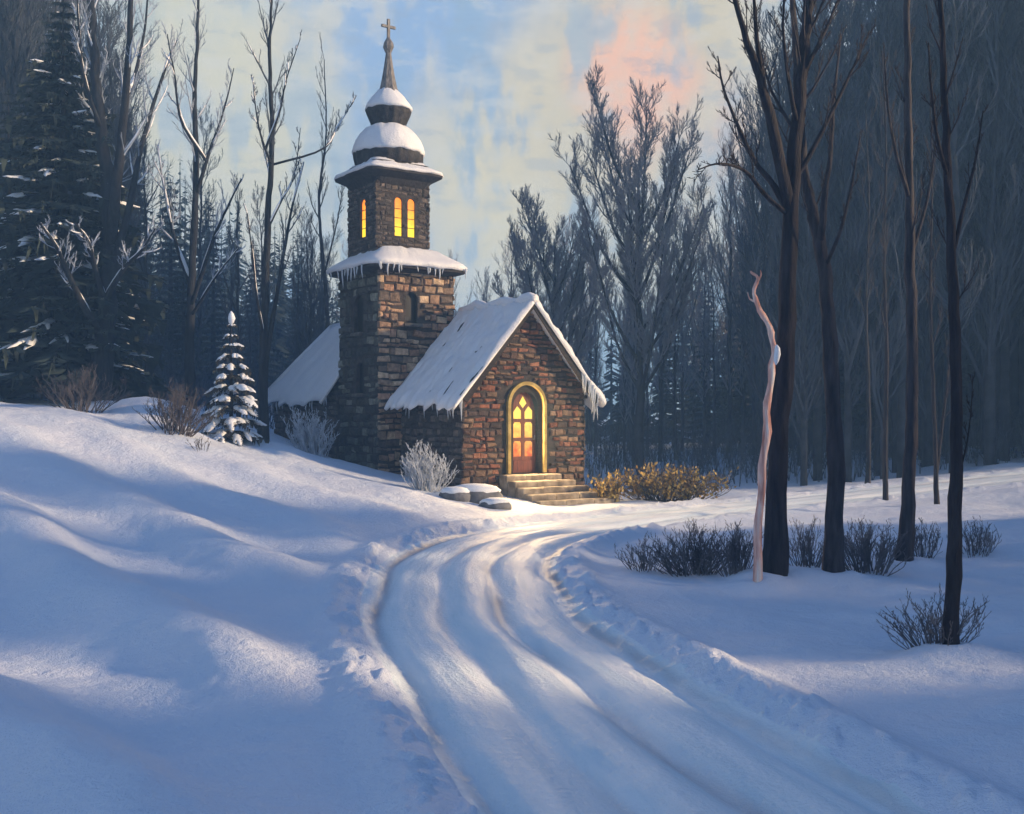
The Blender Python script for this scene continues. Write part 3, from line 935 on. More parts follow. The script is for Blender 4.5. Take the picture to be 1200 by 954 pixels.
def icicle(loc, parent, k=None, s=1.0):
    o = bpy.data.objects.new('icicle', ICE_MESH[rng.randrange(6) if k is None else k])
    COL.objects.link(o); o.parent = parent; o.location = loc; o.rotation_euler = (0, 0, rng.uniform(0, 6)); o.scale = (s, s, s * rng.uniform(0.8, 1.2))
    return o


for k in range(26):          # nave eaves, left side
    b = -OVF + rng.random() ** 1.2 * (NL + OVF - 0.3)
    icicle(slope_pts(-1, -0.015, b) + Vector((0, 0, 0.02)), roof)
for k in range(22):          # nave eaves, right side and low end of the right rake
    b = -OVF + rng.random() * 1.6
    icicle(slope_pts(1, -0.015, b) + Vector((0, 0, 0.02)), roof, rng.choice((2, 3, 5, 3)), 1.2)
for k in range(12):
    a = rng.random() * 0.28
    icicle(slope_pts(1, a, -OVF - 0.06) + Vector((0, 0, 0.03)), roof, rng.choice((1, 2, 3, 5)), 1.15)
for k in range(22):
    q = C00.lerp(C01, rng.random())
    icicle(q + Vector((-0.02, 0, 0.0)), aroof)
for k in range(14):
    u = rng.uniform(-1, 1); e = H + 0.42
    icicle(Vector((TXC + u * e * 0.95, TYC - e, T1 + 0.05)), lower_roof, rng.choice((0, 1, 2)))
for c in (0.35, 0.42, 0.5, 0.55, 0.6, 0.7, 0.3, 0.47, 0.2, 0.85):
    e = H + 0.42
    icicle(Vector((TXC - e, TYC + (c - 0.5) * 2 * e * 0.95, T1 + 0.05)), lower_roof, rng.choice((1, 2, 3)))

# ---- door: arched surround, frame, leaf with muntins and glowing panes
def arch_band(mb, w0, h0, w1, h1, z0, y0, y1):
    a = arch(0, z0, w0, h0, n=12)[1:]; b = arch(0, z0, w1, h1, n=12)[1:]
    a = a + [(-w0 / 2, z0)]; b = b + [(-w1 / 2, z0)]
    n = len(a)
    vs = []
    for (u, z), (u2, z2) in zip(a, b):
        vs += [(u, y0, z), (u2, y0, z2), (u2, y1, z2), (u, y1, z)]
    fs = []
    for i in range(n - 1):
        for k in range(4):
            k2 = (k + 1) % 4
            fs.append((i * 4 + k, (i + 1) * 4 + k, (i + 1) * 4 + k2, i * 4 + k2))
    fs.append((0, 1, 2, 3)); fs.append(((n - 1) * 4 + 3, (n - 1) * 4 + 2, (n - 1) * 4 + 1, (n - 1) * 4))
    mb.add(vs, fs)


door = empty('door', (0, 0, 0), 0, chapel)
m_ = MB(); arch_band(m_, 1.18, 2.56, 1.38, 2.66, 0.022, -0.11, 0.03); m_.build('door_surround', M_TRIM, door)
m_ = MB(); arch_band(m_, 0.90, 2.36, 1.158, 2.545, 0.022, 0.0, 0.20); m_.build('door_frame', M_WOOD, door)
leaf = MB()
lp = arch(0, 0.03, 0.896, 2.355, pointed=True, n=12)
o_f = (Vector((0, 0.13, 0)), X3, -Y3)
# glazing openings: two columns, three rows, the upper pair pointed, a lozenge above
ops = []
rows = [(0.50, 0.95), (1.05, 1.50)]
for (z0, z1) in rows:
    for sx in (-1, 1):
        c = sx * 0.2
        ops.append([(c - 0.145, z0), (c + 0.145, z0), (c + 0.145, z1 - 0.06), (c + 0.1, z1), (c - 0.1, z1), (c - 0.145, z1 - 0.06)])
for sx in (-1, 1):
    c = sx * 0.2
    ops.append([(c - 0.145, 1.6), (c + 0.145, 1.6), (c + 0.145, 1.84), (c, 1.98), (c - 0.145, 1.80)])
ops.append([(0, 1.90), (0.14, 2.06), (0.0, 2.28), (-0.14, 2.06)])
slab(leaf, lp, ops, o_f, 0.05)
for zz in (0.24,):
    rough_box(leaf, (0, 0.118, zz), 0.72, 0.024, 0.30, rng, 0.003, 0.01)
leaf.build('door_leaf', M_DOOR, door)
for op in ops:
    p = MB(); pane(p, op, o_f, 0.03)
    p.build('glass_pane', M_DOORGLOW, door)
m_ = MB()
tube(m_, [Vector((0.36, 0.125, 1.0)), Vector((0.36, 0.06, 1.0)), Vector((0.36, 0.055, 1.12))], [0.014, 0.014, 0.012], 7)
m_.build('handle', M_LEAD, door)
# back of the tympanum above the pointed leaf
m_ = MB(); pane(m_, arch(0, 0.03, 0.92, 2.37), o_f, 0.055); m_.build('tympanum', M_WOOD, door)

# ---- steps
steps = empty('steps', (0, 0, 0), 0, chapel)
zt = 0.0
for k in range(5):
    wv = 1.95 + 0.22 * k; dp = 0.36
    z_top = -0.005 - 0.165 * k
    m_ = MB()
    nb = 3
    x = 0.14 * k - wv / 2
    for q in range(nb):
        w1 = wv / nb * (1 + rng.uniform(-0.12, 0.12)) if q < nb - 1 else (0.14 * k + wv / 2) - x
        rough_box(m_, (x + w1 / 2, -0.07 - dp / 2 - k * dp + (0.0), z_top - 0.3), w1 - 0.012, dp + 0.03, 0.6, rng, 0.012, 0.03)
        x += w1
    m_.build('step', M_STEP, steps)

# ---- lit doorway: the light that falls out through the door glass
ld = bpy.data.lights.new('door_light', 'AREA')
ld.shape = 'RECTANGLE'; ld.size = 0.8; ld.size_y = 1.7
ld.energy = 240; ld.color = (1.0, 0.68, 0.33)
lo = bpy.data.objects.new('door_light', ld); COL.objects.link(lo)
lo.location = CH_LOC + VX * (-0.03) + Vector((0, 0, 1.3))
lo.rotation_euler = (R(-90), 0, TH)

# ------------------------------------------------------------------ trees
def polyline(pts, n):
    """resample/smooth a list of Vectors"""
    P = [Vector(p) for p in pts]
    if len(P) < 3:
        return [P[0].lerp(P[-1], i / (n - 1)) for i in range(n)]
    Q = [2 * P[0] - P[1]] + P + [2 * P[-1] - P[-2]]
    out = []
    m = len(P) - 1
    for i in range(n):
        s = i / (n - 1) * m
        k = min(int(s), m - 1); t = s - k
        a, b, c, d = Q[k], Q[k + 1], Q[k + 2], Q[k + 3]
        out.append(0.5 * ((2 * b) + (c - a) * t + (2 * a - 5 * b + 4 * c - d) * t * t + (3 * b - a - 3 * c + d) * t ** 3))
    return out


def sprout(mb, pts, rads, n, length, depth, rng, t0=0.2, up=0.5, spread=0.7, minr=0.006, sides=4, kids=5, store=None, taper=True, shrink=0.5, ang=(0.45, 0.95)):
    m = len(pts) - 1
    for i in range(n):
        t = t0 + (1 - t0) * ((i + rng.random()) / n)
        s = t * m; k = min(int(s), m - 1); f = s - k
        p = pts[k].lerp(pts[k + 1], f)
        r = rads[k] * (1 - f) + rads[k + 1] * f
        tg = (pts[k + 1] - pts[k]).normalized()
        az = Vector((rng.gauss(0, 1), rng.gauss(0, 1), rng.gauss(0, 0.6)))
        az = az - tg * az.dot(tg)
        if az.length < 1e-4: continue
        az.normalize()
        a = rng.uniform(*ang) * spread / 0.7
        dr = tg * math.cos(a) + az * math.sin(a)
        L = length * rng.uniform(0.6, 1.25) * ((1 - 0.55 * t) if taper else 1)
        ns = 4 if depth > 0 else 3
        q = [p.copy()]
        cur = dr.normalized()
        for j in range(ns):
            cur = (cur + Vector((rng.uniform(-.16, .16), rng.uniform(-.16, .16), up * 0.28 + rng.uniform(-.1, .1)))).normalized()
            q.append(q[-1] + cur * (L / ns))
        r0 = max(minr, min(r * 0.55, L * 0.022))
        rr = [r0 * (1 - 0.8 * j / ns) + minr * 0.25 for j in range(ns + 1)]
        tube(mb, q, rr, sides if depth > 0 else 3, False)
        if store is not None: store.append((q, rr))
        if depth > 0:
            sprout(mb, q, rr, kids, L * shrink, depth - 1, rng, 0.15, up, spread, minr, 3, kids, None, True, shrink, ang)


def snow_on(mb, pts, rads, rng, prob=0.7, lift=0.7, steep=0.93):
    """snow lying along the upper side of a limb"""
    m = len(pts)
    i = 0
    while i < m - 2:
        if rng.random() < prob:
            ln = rng.randint(3, 6)
            seg = pts[i:i + ln + 1]; rs = rads[i:i + ln + 1]
            if len(seg) >= 3:
                tg = (seg[-1] - seg[0]).normalized()
                if abs(tg.z) < steep:
                    upv = Vector((0, 0, 1)) - tg * tg.z
                    upv.normalize()
                    q = [p + upv * (r * lift) + Vector((0, 0, 0.006)) for p, r in zip(seg, rs)]
                    rq = [r * 0.75 + 0.014 for r in rs]
                    rq[0] *= 0.35; rq[-1] *= 0.3
                    tube(mb, q, rq, 6, True)
            i += ln
        else:
            i += 2


def photo_tree(name, label, limbs, Y, rng, group=None, bark=M_BARK, twig=M_TWIG, n1=9, len1=0.16, kids=5, depth=2, up=0.5, snow=0.0, minr=0.006, sub_t0=0.3, trunk_t0=0.45, cat='tree', spread=0.7):
    """tree whose trunk and limbs follow the given outline, each limb swinging out to its own depth"""
    base = at(limbs[0][0][0][0], limbs[0][0][0][1], Y)
    gz = tz(base.x, base.y)
    root = empty(name, (base.x, base.y, gz))
    tag(root, label, cat, group)
    org = Vector((base.x, base.y, gz))
    tr = MB(); cw = MB(); sn_ = MB()
    done = []
    for li, (pp, r0, r1, dep) in enumerate(limbs):
        P = [at(a, b, Y + dep * (k / max(1, len(pp) - 1)) ** 1.3 * (Y / 20.0)) - org for k, (a, b) in enumerate(pp)]
        if li == 0:
            P[0].z = -0.4 if P[0].z > -0.4 else P[0].z
        elif True:
            # root the limb on the trunk where it starts
            best = min(((p - P[0]).length, i, p) for (q, _) in done for i, p in enumerate(q)) if False else None
            bp = min((pt for (q, _) in done for pt in q), key=lambda pt: (pt - P[0]).length)
            P[0] = bp.copy()
        n = max(9, 3 * len(pp)) if li else 48
        q = polyline(P, n)
        for k in range(1, n - 1):
            s = 0.35 * r0
            q[k] += Vector((rng.uniform(-s, s), rng.uniform(-s, s), 0)) * 0.35
        rr = [r0 + (r1 - r0) * (k / (n - 1)) for k in range(n)]
        if li == 0:
            for k in range(8): rr[k] *= 1 + 0.75 * math.exp(-k / 1.6)
        tube(tr, q, rr, 18 if li == 0 else (12 if r0 > 0.06 else 7), True, None, 0.22 if r0 > 0.05 else 0.08, li + int(Y * 10))
        done.append((q, rr))
    for li, (q, rr) in enumerate(done):
        L = sum((q[k + 1] - q[k]).length for k in range(len(q) - 1))
        st_ = []
        base_n = n1 if li else int(n1 * 1.3)
        sprout(cw, q, rr, base_n, L * len1 if li == 0 else L * len1 * 1.6, depth, rng, trunk_t0 if li == 0 else sub_t0, up, spread, minr, 5, kids, st_)
        if snow > 0:
            if li: snow_on(sn_, q, rr, rng, snow)
            for (a, b) in st_:
                if rng.random() < snow: snow_on(sn_, a, b, rng, snow, 0.7)
    t_ = tr.build('trunk', bark, root, True)
    if cw.v: cw.build('crown', twig, root)
    if sn_.v: sn_.build('snow', M_TREESNOW, root, True)
    return root


rt_ = random.Random(11)
# right-hand group
photo_tree('bare_tree', 'tall dark forked tree rising behind the pale dead snag', [
    ([(905, 684), (913, 520), (922, 380), (927, 240), (934, 140), (944, 40), (953, -40), (968, -160), (975, -300)], 0.165, 0.035, 0.5),
    ([(925, 250), (912, 180), (898, 120), (885, 75), (868, 25), (855, -40)], 0.10, 0.03, -0.8),
    ([(896, 110), (889, 60), (884, 10), (886, -60)], 0.055, 0.012, -0.6),
    ([(922, 262), (905, 215), (884, 188), (866, 150), (848, 105), (841, 66)], 0.055, 0.012, 1.2),
    ([(920, 256), (900, 232), (878, 205), (862, 195), (840, 192), (818, 199)], 0.042, 0.009, -1.5),
    ([(935, 215), (958, 165), (985, 110), (1004, 70), (1019, 36)], 0.045, 0.01, 1.0),
    ([(940, 100), (955, 60), (972, 25), (990, -20)], 0.045, 0.012, 0.8),
    ([(932, 150), (925, 100), (918, 40), (920, -30)], 0.04, 0.012, -1.2),
], 17.0, rt_, n1=11, len1=0.13, kids=5, up=0.7, minr=0.005, spread=0.55)
photo_tree('bare_tree', 'dark leaning tree standing right of the pale dead snag, forked high up', [
    ([(975, 685), (979, 560), (974, 430), (966, 320), (953, 250), (942, 200), (936, 120), (930, 20), (926, -120)], 0.145, 0.03, 1.2),
    ([(958, 280), (966, 235), (973, 180), (977, 120), (985, 40)], 0.06, 0.015, 1.2),
    ([(970, 310), (985, 270), (998, 215), (1008, 160)], 0.035, 0.01, -0.8),
], 17.2, rt_, bark=M_BARK2, n1=9, len1=0.11, kids=4, up=0.8, spread=0.5)
photo_tree('bare_tree', 'slim brownish tree in the snow third from the pale snag', [
    ([(1058, 662), (1066, 560), (1069, 450), (1067, 320), (1065, 200), (1063, 60), (1062, -80), (1060, -240)], 0.125, 0.03, 0.3),
    ([(1067, 300), (1085, 240), (1095, 180), (1100, 110)], 0.04, 0.01, 1.0),
    ([(1066, 240), (1050, 180), (1040, 120), (1036, 60)], 0.04, 0.01, -1.0),
], 19.0, rt_, bark=M_BARK2, n1=9, len1=0.10, kids=4, up=0.8, spread=0.5)
photo_tree('bare_tree', 'slender dark tree with a shrub around its foot, nearest the lower right corner', [
    ([(1112, 772), (1118, 660), (1121, 540), (1119, 400), (1114, 270), (1108, 140), (1103, 20), (1098, -120)], 0.082, 0.02, 0.3),
    ([(1116, 300), (1130, 240), (1143, 190), (1152, 130)], 0.026, 0.007, 0.8),
    ([(1111, 210), (1098, 160), (1092, 110), (1088, 50)], 0.024, 0.007, -0.8),
    ([(1120, 560), (1133, 520), (1138, 480), (1140, 440)], 0.012, 0.004, 0.4),
], 11.5, rt_, n1=8, len1=0.10, kids=4, up=0.8, minr=0.004, spread=0.5)
photo_tree('bare_tree', 'thin stem with a double trunk just left of the slender foreground tree', [
    ([(1098, 590), (1096, 520), (1093, 440), (1090, 340), (1092, 220), (1090, 100)], 0.06, 0.015, 0.3),
    ([(1097, 560), (1104, 500), (1112, 430), (1118, 340)], 0.05, 0.012, 1.0),
], 28.0, rt_, bark=M_BARK, n1=9, len1=0.12, up=0.8, spread=0.5)
photo_tree('bare_tree', 'thin far trunk rooted in open snow between the two brownish trees', [
    ([(1038, 600), (1037, 520), (1039, 420), (1036, 300), (1038, 170), (1034, 60)], 0.07, 0.015, 0.3),
], 30.0, rt_, bark=M_BARK, n1=10, len1=0.14, up=0.8, spread=0.5)
photo_tree('bare_tree', 'thin grey trunk at the edge of the wood, right of the leaning tree', [
    ([(1017, 560), (1018, 480), (1015, 360), (1018, 240), (1014, 120)], 0.08, 0.015, 0.3),
], 36.0, rt_, bark=M_BARK, n1=10, len1=0.14, up=0.8, spread=0.5)
# left-hand group
photo_tree('bare_tree', 'stout dark forked tree with snow on its low limbs beside the big spruce', [
    ([(118, 494), (121, 420), (126, 350), (129, 280), (120, 170), (111, 80), (106, 0), (100, -110)], 0.36, 0.06, 1.0),
    ([(129, 290), (138, 210), (147, 120), (152, 30), (155, -80)], 0.19, 0.05, -1.5),
    ([(131, 330), (150, 250), (166, 170), (188, 95), (208, 45)], 0.13, 0.025, 1.5),
    ([(146, 130), (160, 80), (170, 30), (174, -20)], 0.07, 0.02, 1.0),
    ([(117, 388), (96, 355), (80, 320), (66, 290), (48, 262)], 0.12, 0.03, -2.2),
    ([(121, 365), (113, 320), (104, 285), (88, 262)], 0.10, 0.025, -1.6),
    ([(124, 345), (145, 315), (165, 295), (182, 268)], 0.09, 0.02, -1.6),
    ([(114, 130), (98, 90), (93, 40), (90, -10)], 0.07, 0.02, -1.0),
], 34.5, rt_, bark=M_SHADEBARK, twig=M_HOAR, n1=12, len1=0.14, kids=5, up=0.6, snow=0.7, minr=0.008, spread=0.6)
photo_tree('bare_tree', 'slender bare tree with frosted limbs, right of the stout forked tree', [
    ([(224, 482), (222, 400), (226, 300), (230, 200), (228, 120), (231, 50), (233, -30)], 0.17, 0.03, 0.6),
    ([(226, 360), (240, 310), (252, 275), (264, 248), (283, 210)], 0.08, 0.02, -1.5),
    ([(224, 370), (243, 340), (260, 315), (280, 290)], 0.055, 0.015, -1.0),
    ([(225, 330), (205, 280), (194, 230), (184, 170)], 0.08, 0.02, 1.2),
    ([(229, 230), (245, 180), (262, 130), (274, 80)], 0.07, 0.015, 0.8),
    ([(229, 190), (212, 140), (205, 90), (196, 40)], 0.06, 0.015, -0.8),
], 37.0, rt_, bark=M_SHADEBARK, twig=M_HOAR, n1=11, len1=0.15, kids=5, up=0.7, snow=0.7, minr=0.008, spread=0.55)
photo_tree('bare_tree', 'slim bare tree with twin stems between the little fir and the annex', [
    ([(308, 505), (309, 430), (311, 330), (315, 240), (319, 160), (316, 80), (318, 10), (320, -60)], 0.15, 0.02, 0.6),
    ([(310, 440), (322, 360), (332, 300), (342, 245), (356, 190)], 0.085, 0.02, 1.2),
    ([(356, 192), (378, 175), (396, 148), (418, 112)], 0.04, 0.008, 1.2),
    ([(318, 185), (306, 160), (300, 130), (296, 90)], 0.04, 0.01, -1.0),
    ([(317, 165), (328, 130), (335, 95), (352, 45)], 0.04, 0.01, -0.6),
    ([(311, 400), (301, 350), (296, 300), (290, 250)], 0.05, 0.012, -1.2),
    ([(314, 270), (330, 235), (345, 205), (352, 150)], 0.04, 0.01, 0.7),
], 33.5, rt_, bark=M_SHADEBARK, twig=M_FARTWIG, n1=12, len1=0.12, kids=5, up=0.8, snow=0.5, minr=0.007, spread=0.5)
photo_tree('bare_tree', 'very thin bare sapling standing left of the domed tower', [
    ([(386, 470), (384, 380), (378, 300), (374, 230), (382, 160), (380, 70)], 0.10, 0.015, 0.6),
    ([(380, 320), (395, 260), (402, 215)], 0.04, 0.01, -0.8),
], 42.0, rt_, bark=M_FARBARK, n1=12, len1=0.13, kids=5, up=0.9, spread=0.45)

# pale dead snag
sg_root = empty('dead_snag', at(886, 684, 16.5))
_b = sg_root.location.copy(); _b.z = tz(_b.x, _b.y); sg_root.location = _b
tag(sg_root, 'pale pinkish dead snag with a crooked broken top and a cap of snow', 'dead tree')
P = [at(a, b, 16.5 + 0.05 * k) - _b for k, (a, b) in enumerate([(886, 684), (889, 620), (893, 560), (898, 510), (900, 470), (905, 430), (907, 408), (902, 385), (890, 362), (884, 345), (887, 325), (879, 318)])]
P[0].z = -0.3
q = polyline(P, 40)
rr = [0.066 - 0.034 * (k / 39) ** 0.9 + 0.006 * math.sin(k * 1.9) for k in range(40)]
for k in range(28, 40): rr[k] *= 1 - 0.5 * (k - 28) / 12
q = [p + Vector((0.012 * math.sin(i * 1.3), 0.012 * math.cos(i * 1.7), 0)) for i, p in enumerate(q)]
m_ = MB(); tube(m_, q, rr, 14, True, None, 0.3, 5)
tube(m_, polyline([q[30], q[30] + Vector((-0.10, 0.05, 0.05)), q[30] + Vector((-0.13, 0.06, 0.16))], 5), [0.022, 0.018, 0.014, 0.01, 0.006], 6)
tube(m_, polyline([q[34], q[34] + Vector((0.06, -0.05, 0.12)), q[34] + Vector((0.05, -0.06, 0.2))], 5), [0.02, 0.016, 0.012, 0.009, 0.005], 6)
m_.build('trunk', M_PALEBARK, sg_root, True)
m_ = MB()
pc = at(910, 415, 16.45) - _b
tube(m_, [pc + Vector((0, 0, 0.14)), pc + Vector((0.012, 0, 0.09)), pc + Vector((0.012, 0, 0.0)), pc + Vector((-0.005, 0, -0.1)), pc + Vector((-0.01, 0, -0.16))], [0.012, 0.04, 0.05, 0.04, 0.012], 10)
m_.build('snow', M_TREESNOW, sg_root, True)

# ---- generic bare trees for the wood
def wood_tree(seed, h, dense=1.0, spread=0.55, low=0.3, bark=M_FARBARK, width=0.2, twig=None):
    twig = twig or M_FARTWIG
    rg = random.Random(seed)
    tr = MB(); cw = MB()
    lean = rg.uniform(-0.03, 0.03)
    pts = []; rr = []
    n = 14
    for i in range(n):
        t = i / (n - 1)
        pts.append(Vector((lean * h * t * t + rg.uniform(-.01, .01) * h * t, rg.uniform(-.01, .01) * h * t, h * t - 0.5 * (1 - t))))
        rr.append(h * 0.0085 * (1 - t) ** 0.85 + 0.012)
    tube(tr, pts, rr, 8)
    st_ = []
    nl = int(40 * dense)
    sprout(cw, pts, rr, nl, h * width, 2, rg, low, 0.75, spread, 0.010, 4, int(6 * dense + 1), st_, True, 0.55)
    if rg.random() < 0.7:       # a fork
        k = rg.randint(5, 7)
        a = pts[k].copy(); az = rg.uniform(0, 6.28)
        q = polyline([a, a + Vector((math.cos(az) * h * 0.06, math.sin(az) * h * 0.06, h * 0.18)), a + Vector((math.cos(az) * h * 0.12, math.sin(az) * h * 0.12, h * 0.42))], 8)
        r2 = [rr[k] * 0.7 * (1 - 0.85 * i / 7) for i in range(8)]
        tube(tr, q, r2, 7)
        sprout(cw, q, r2, int(12 * dense), h * width * 0.8, 2, rg, 0.15, 0.75, spread, 0.010, 4, int(5 * dense), None, True, 0.55)
    root = empty('bare_tree', (0, 0, 0))
    tr.build('trunk', bark, root, True); cw.build('crown', twig, root)
    return root


def round_tree(seed, h):
    """oval leafless crown dense with fine twigs"""
    rg = random.Random(seed)
    tr = MB(); cw = MB()
    pts = []; rr = []
    for i in range(12):
        t = i / 11
        pts.append(Vector((rg.uniform(-.008, .008) * h, rg.uniform(-.008, .008) * h, h * 0.9 * t - 0.5 * (1 - t))))
        rr.append(h * 0.013 * (1 - t) ** 0.8 + 0.015)
    tube(tr, pts, rr, 9)
    for k in range(18):
        f = 0.3 + 0.55 * k / 18
        i = f * 11; a = pts[int(i)]
        az = k * 2.4 + rg.uniform(-.4, .4)
        L = h * (0.36 - 0.2 * abs(f - 0.45) * 1.6) * rg.uniform(0.8, 1.1)
        out = 0.42 + 0.15 * rg.random()
        d = Vector((math.cos(az) * out, math.sin(az) * out, 1 - out * 0.5)).normalized()
        q = polyline([a, a + d * L * 0.5, a + d * L * 0.8 + Vector((0, 0, L * 0.2)), a + d * L + Vector((0, 0, L * 0.35))], 9)
        r2 = [h * 0.0055 * (1 - 0.8 * j / 8) for j in range(9)]
        tube(tr, q, r2, 6)
        sprout(cw, q, r2, 20, h * 0.085, 2, rg, 0.15, 0.75, 0.6, 0.010, 4, 8, None, False, 0.6)
    sprout(cw, pts, rr, 40, h * 0.1, 2, rg, 0.3, 0.75, 0.6, 0.010, 4, 8, None, False, 0.6)
    root = empty('bare_tree', (0, 0, 0))
    tr.build('trunk', M_FARBARK, root, True); cw.build('crown', M_MISTTWIG, root)
    return root


def ground_at(px, Y):
    x = (px - 600) / F * Y
    return Vector((x, Y, tz(x, Y)))


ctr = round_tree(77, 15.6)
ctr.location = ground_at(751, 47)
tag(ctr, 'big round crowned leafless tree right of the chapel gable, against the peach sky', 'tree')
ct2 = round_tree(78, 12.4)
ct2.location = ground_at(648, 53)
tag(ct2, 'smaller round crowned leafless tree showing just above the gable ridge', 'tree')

variants = [wood_tree(100 + k, 18.0, (1.0, 1.15, 0.9, 1.25, 1.1)[k], (0.5, 0.6, 0.45, 0.65, 0.55)[k], (0.12, 0.3, 0.08, 0.16, 0.22)[k], M_FARBARK, (0.2, 0.22, 0.17, 0.24, 0.2)[k]) for k in range(5)]
variants += [wood_tree(120 + k, 18.0, 1.0, (0.5, 0.6, 0.7)[k], (0.2, 0.3, 0.25)[k], M_FARBARK, (0.18, 0.2, 0.22)[k], M_MISTTWIG) for k in range(3)]
used = [False] * 8


def put(px, Y, h, label, group, k=None):
    k = rt_.randrange(5) if k is None else k
    loc = ground_at(px, Y)
    s = h / 18.0
    if not used[k]:
        used[k] = True; r = variants[k]
        r.location = loc; r.rotation_euler = (0, 0, rt_.uniform(0, 6.28)); r.scale = (s, s, s)
        tag(r, label, 'tree', group)
    else:
        r = dup(variants[k], loc, rt_.uniform(0, 6.28), s, label, group)
    return r


GL = ('leafless tree in the dim blue wood behind the little fir and the forked tree', 'leafless trees of the wood left of the chapel')
GM = ('low far leafless tree seen just behind the chapel roofs', 'far leafless trees behind the chapel')
GC = ('leafless tree in the grey wood between the gable and the pale snag', 'leafless trees between the chapel and the pale snag')
GR = ('leafless tree in the dark slate wood behind the standing trunks right of the snag', 'leafless trees of the wood on the right')
for k in range(46):
    px = rt_.uniform(-150, 395); Y = rt_.uniform(40, 66)
    tp = np.interp(px, [-150, 60, 140, 230, 400], [-200, -60, 60, 215, 300]) + rt_.uniform(-70, 70)
    put(px, Y, CAM_Z + (HOR - tp) / F * Y - 2.4, *GL)
for k in range(28):
    px = rt_.uniform(395, 690); Y = rt_.uniform(62, 95)
    tp = rt_.uniform(310, 400) if px < 590 else rt_.uniform(270, 370)
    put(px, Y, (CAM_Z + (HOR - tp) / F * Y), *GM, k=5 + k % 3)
for k in range(28):
    px = rt_.uniform(680, 900); Y = rt_.uniform(58, 95)
    tp = np.interp(px, [680, 800, 860, 900], [330, 300, 240, 160]) + rt_.uniform(-60, 70)
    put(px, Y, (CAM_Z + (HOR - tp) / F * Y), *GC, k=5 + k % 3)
for k in range(95):
    px = 880 + 480 * rt_.random() ** 0.9; Y = rt_.uniform(38, 72)
    tp = 130 - (px - 880) / 120 * 150 + rt_.uniform(-90, 60)
    tp = max(tp, -170)
    put(px, Y, (CAM_Z + (HOR - tp) / F * Y) - 0.7, *GR)


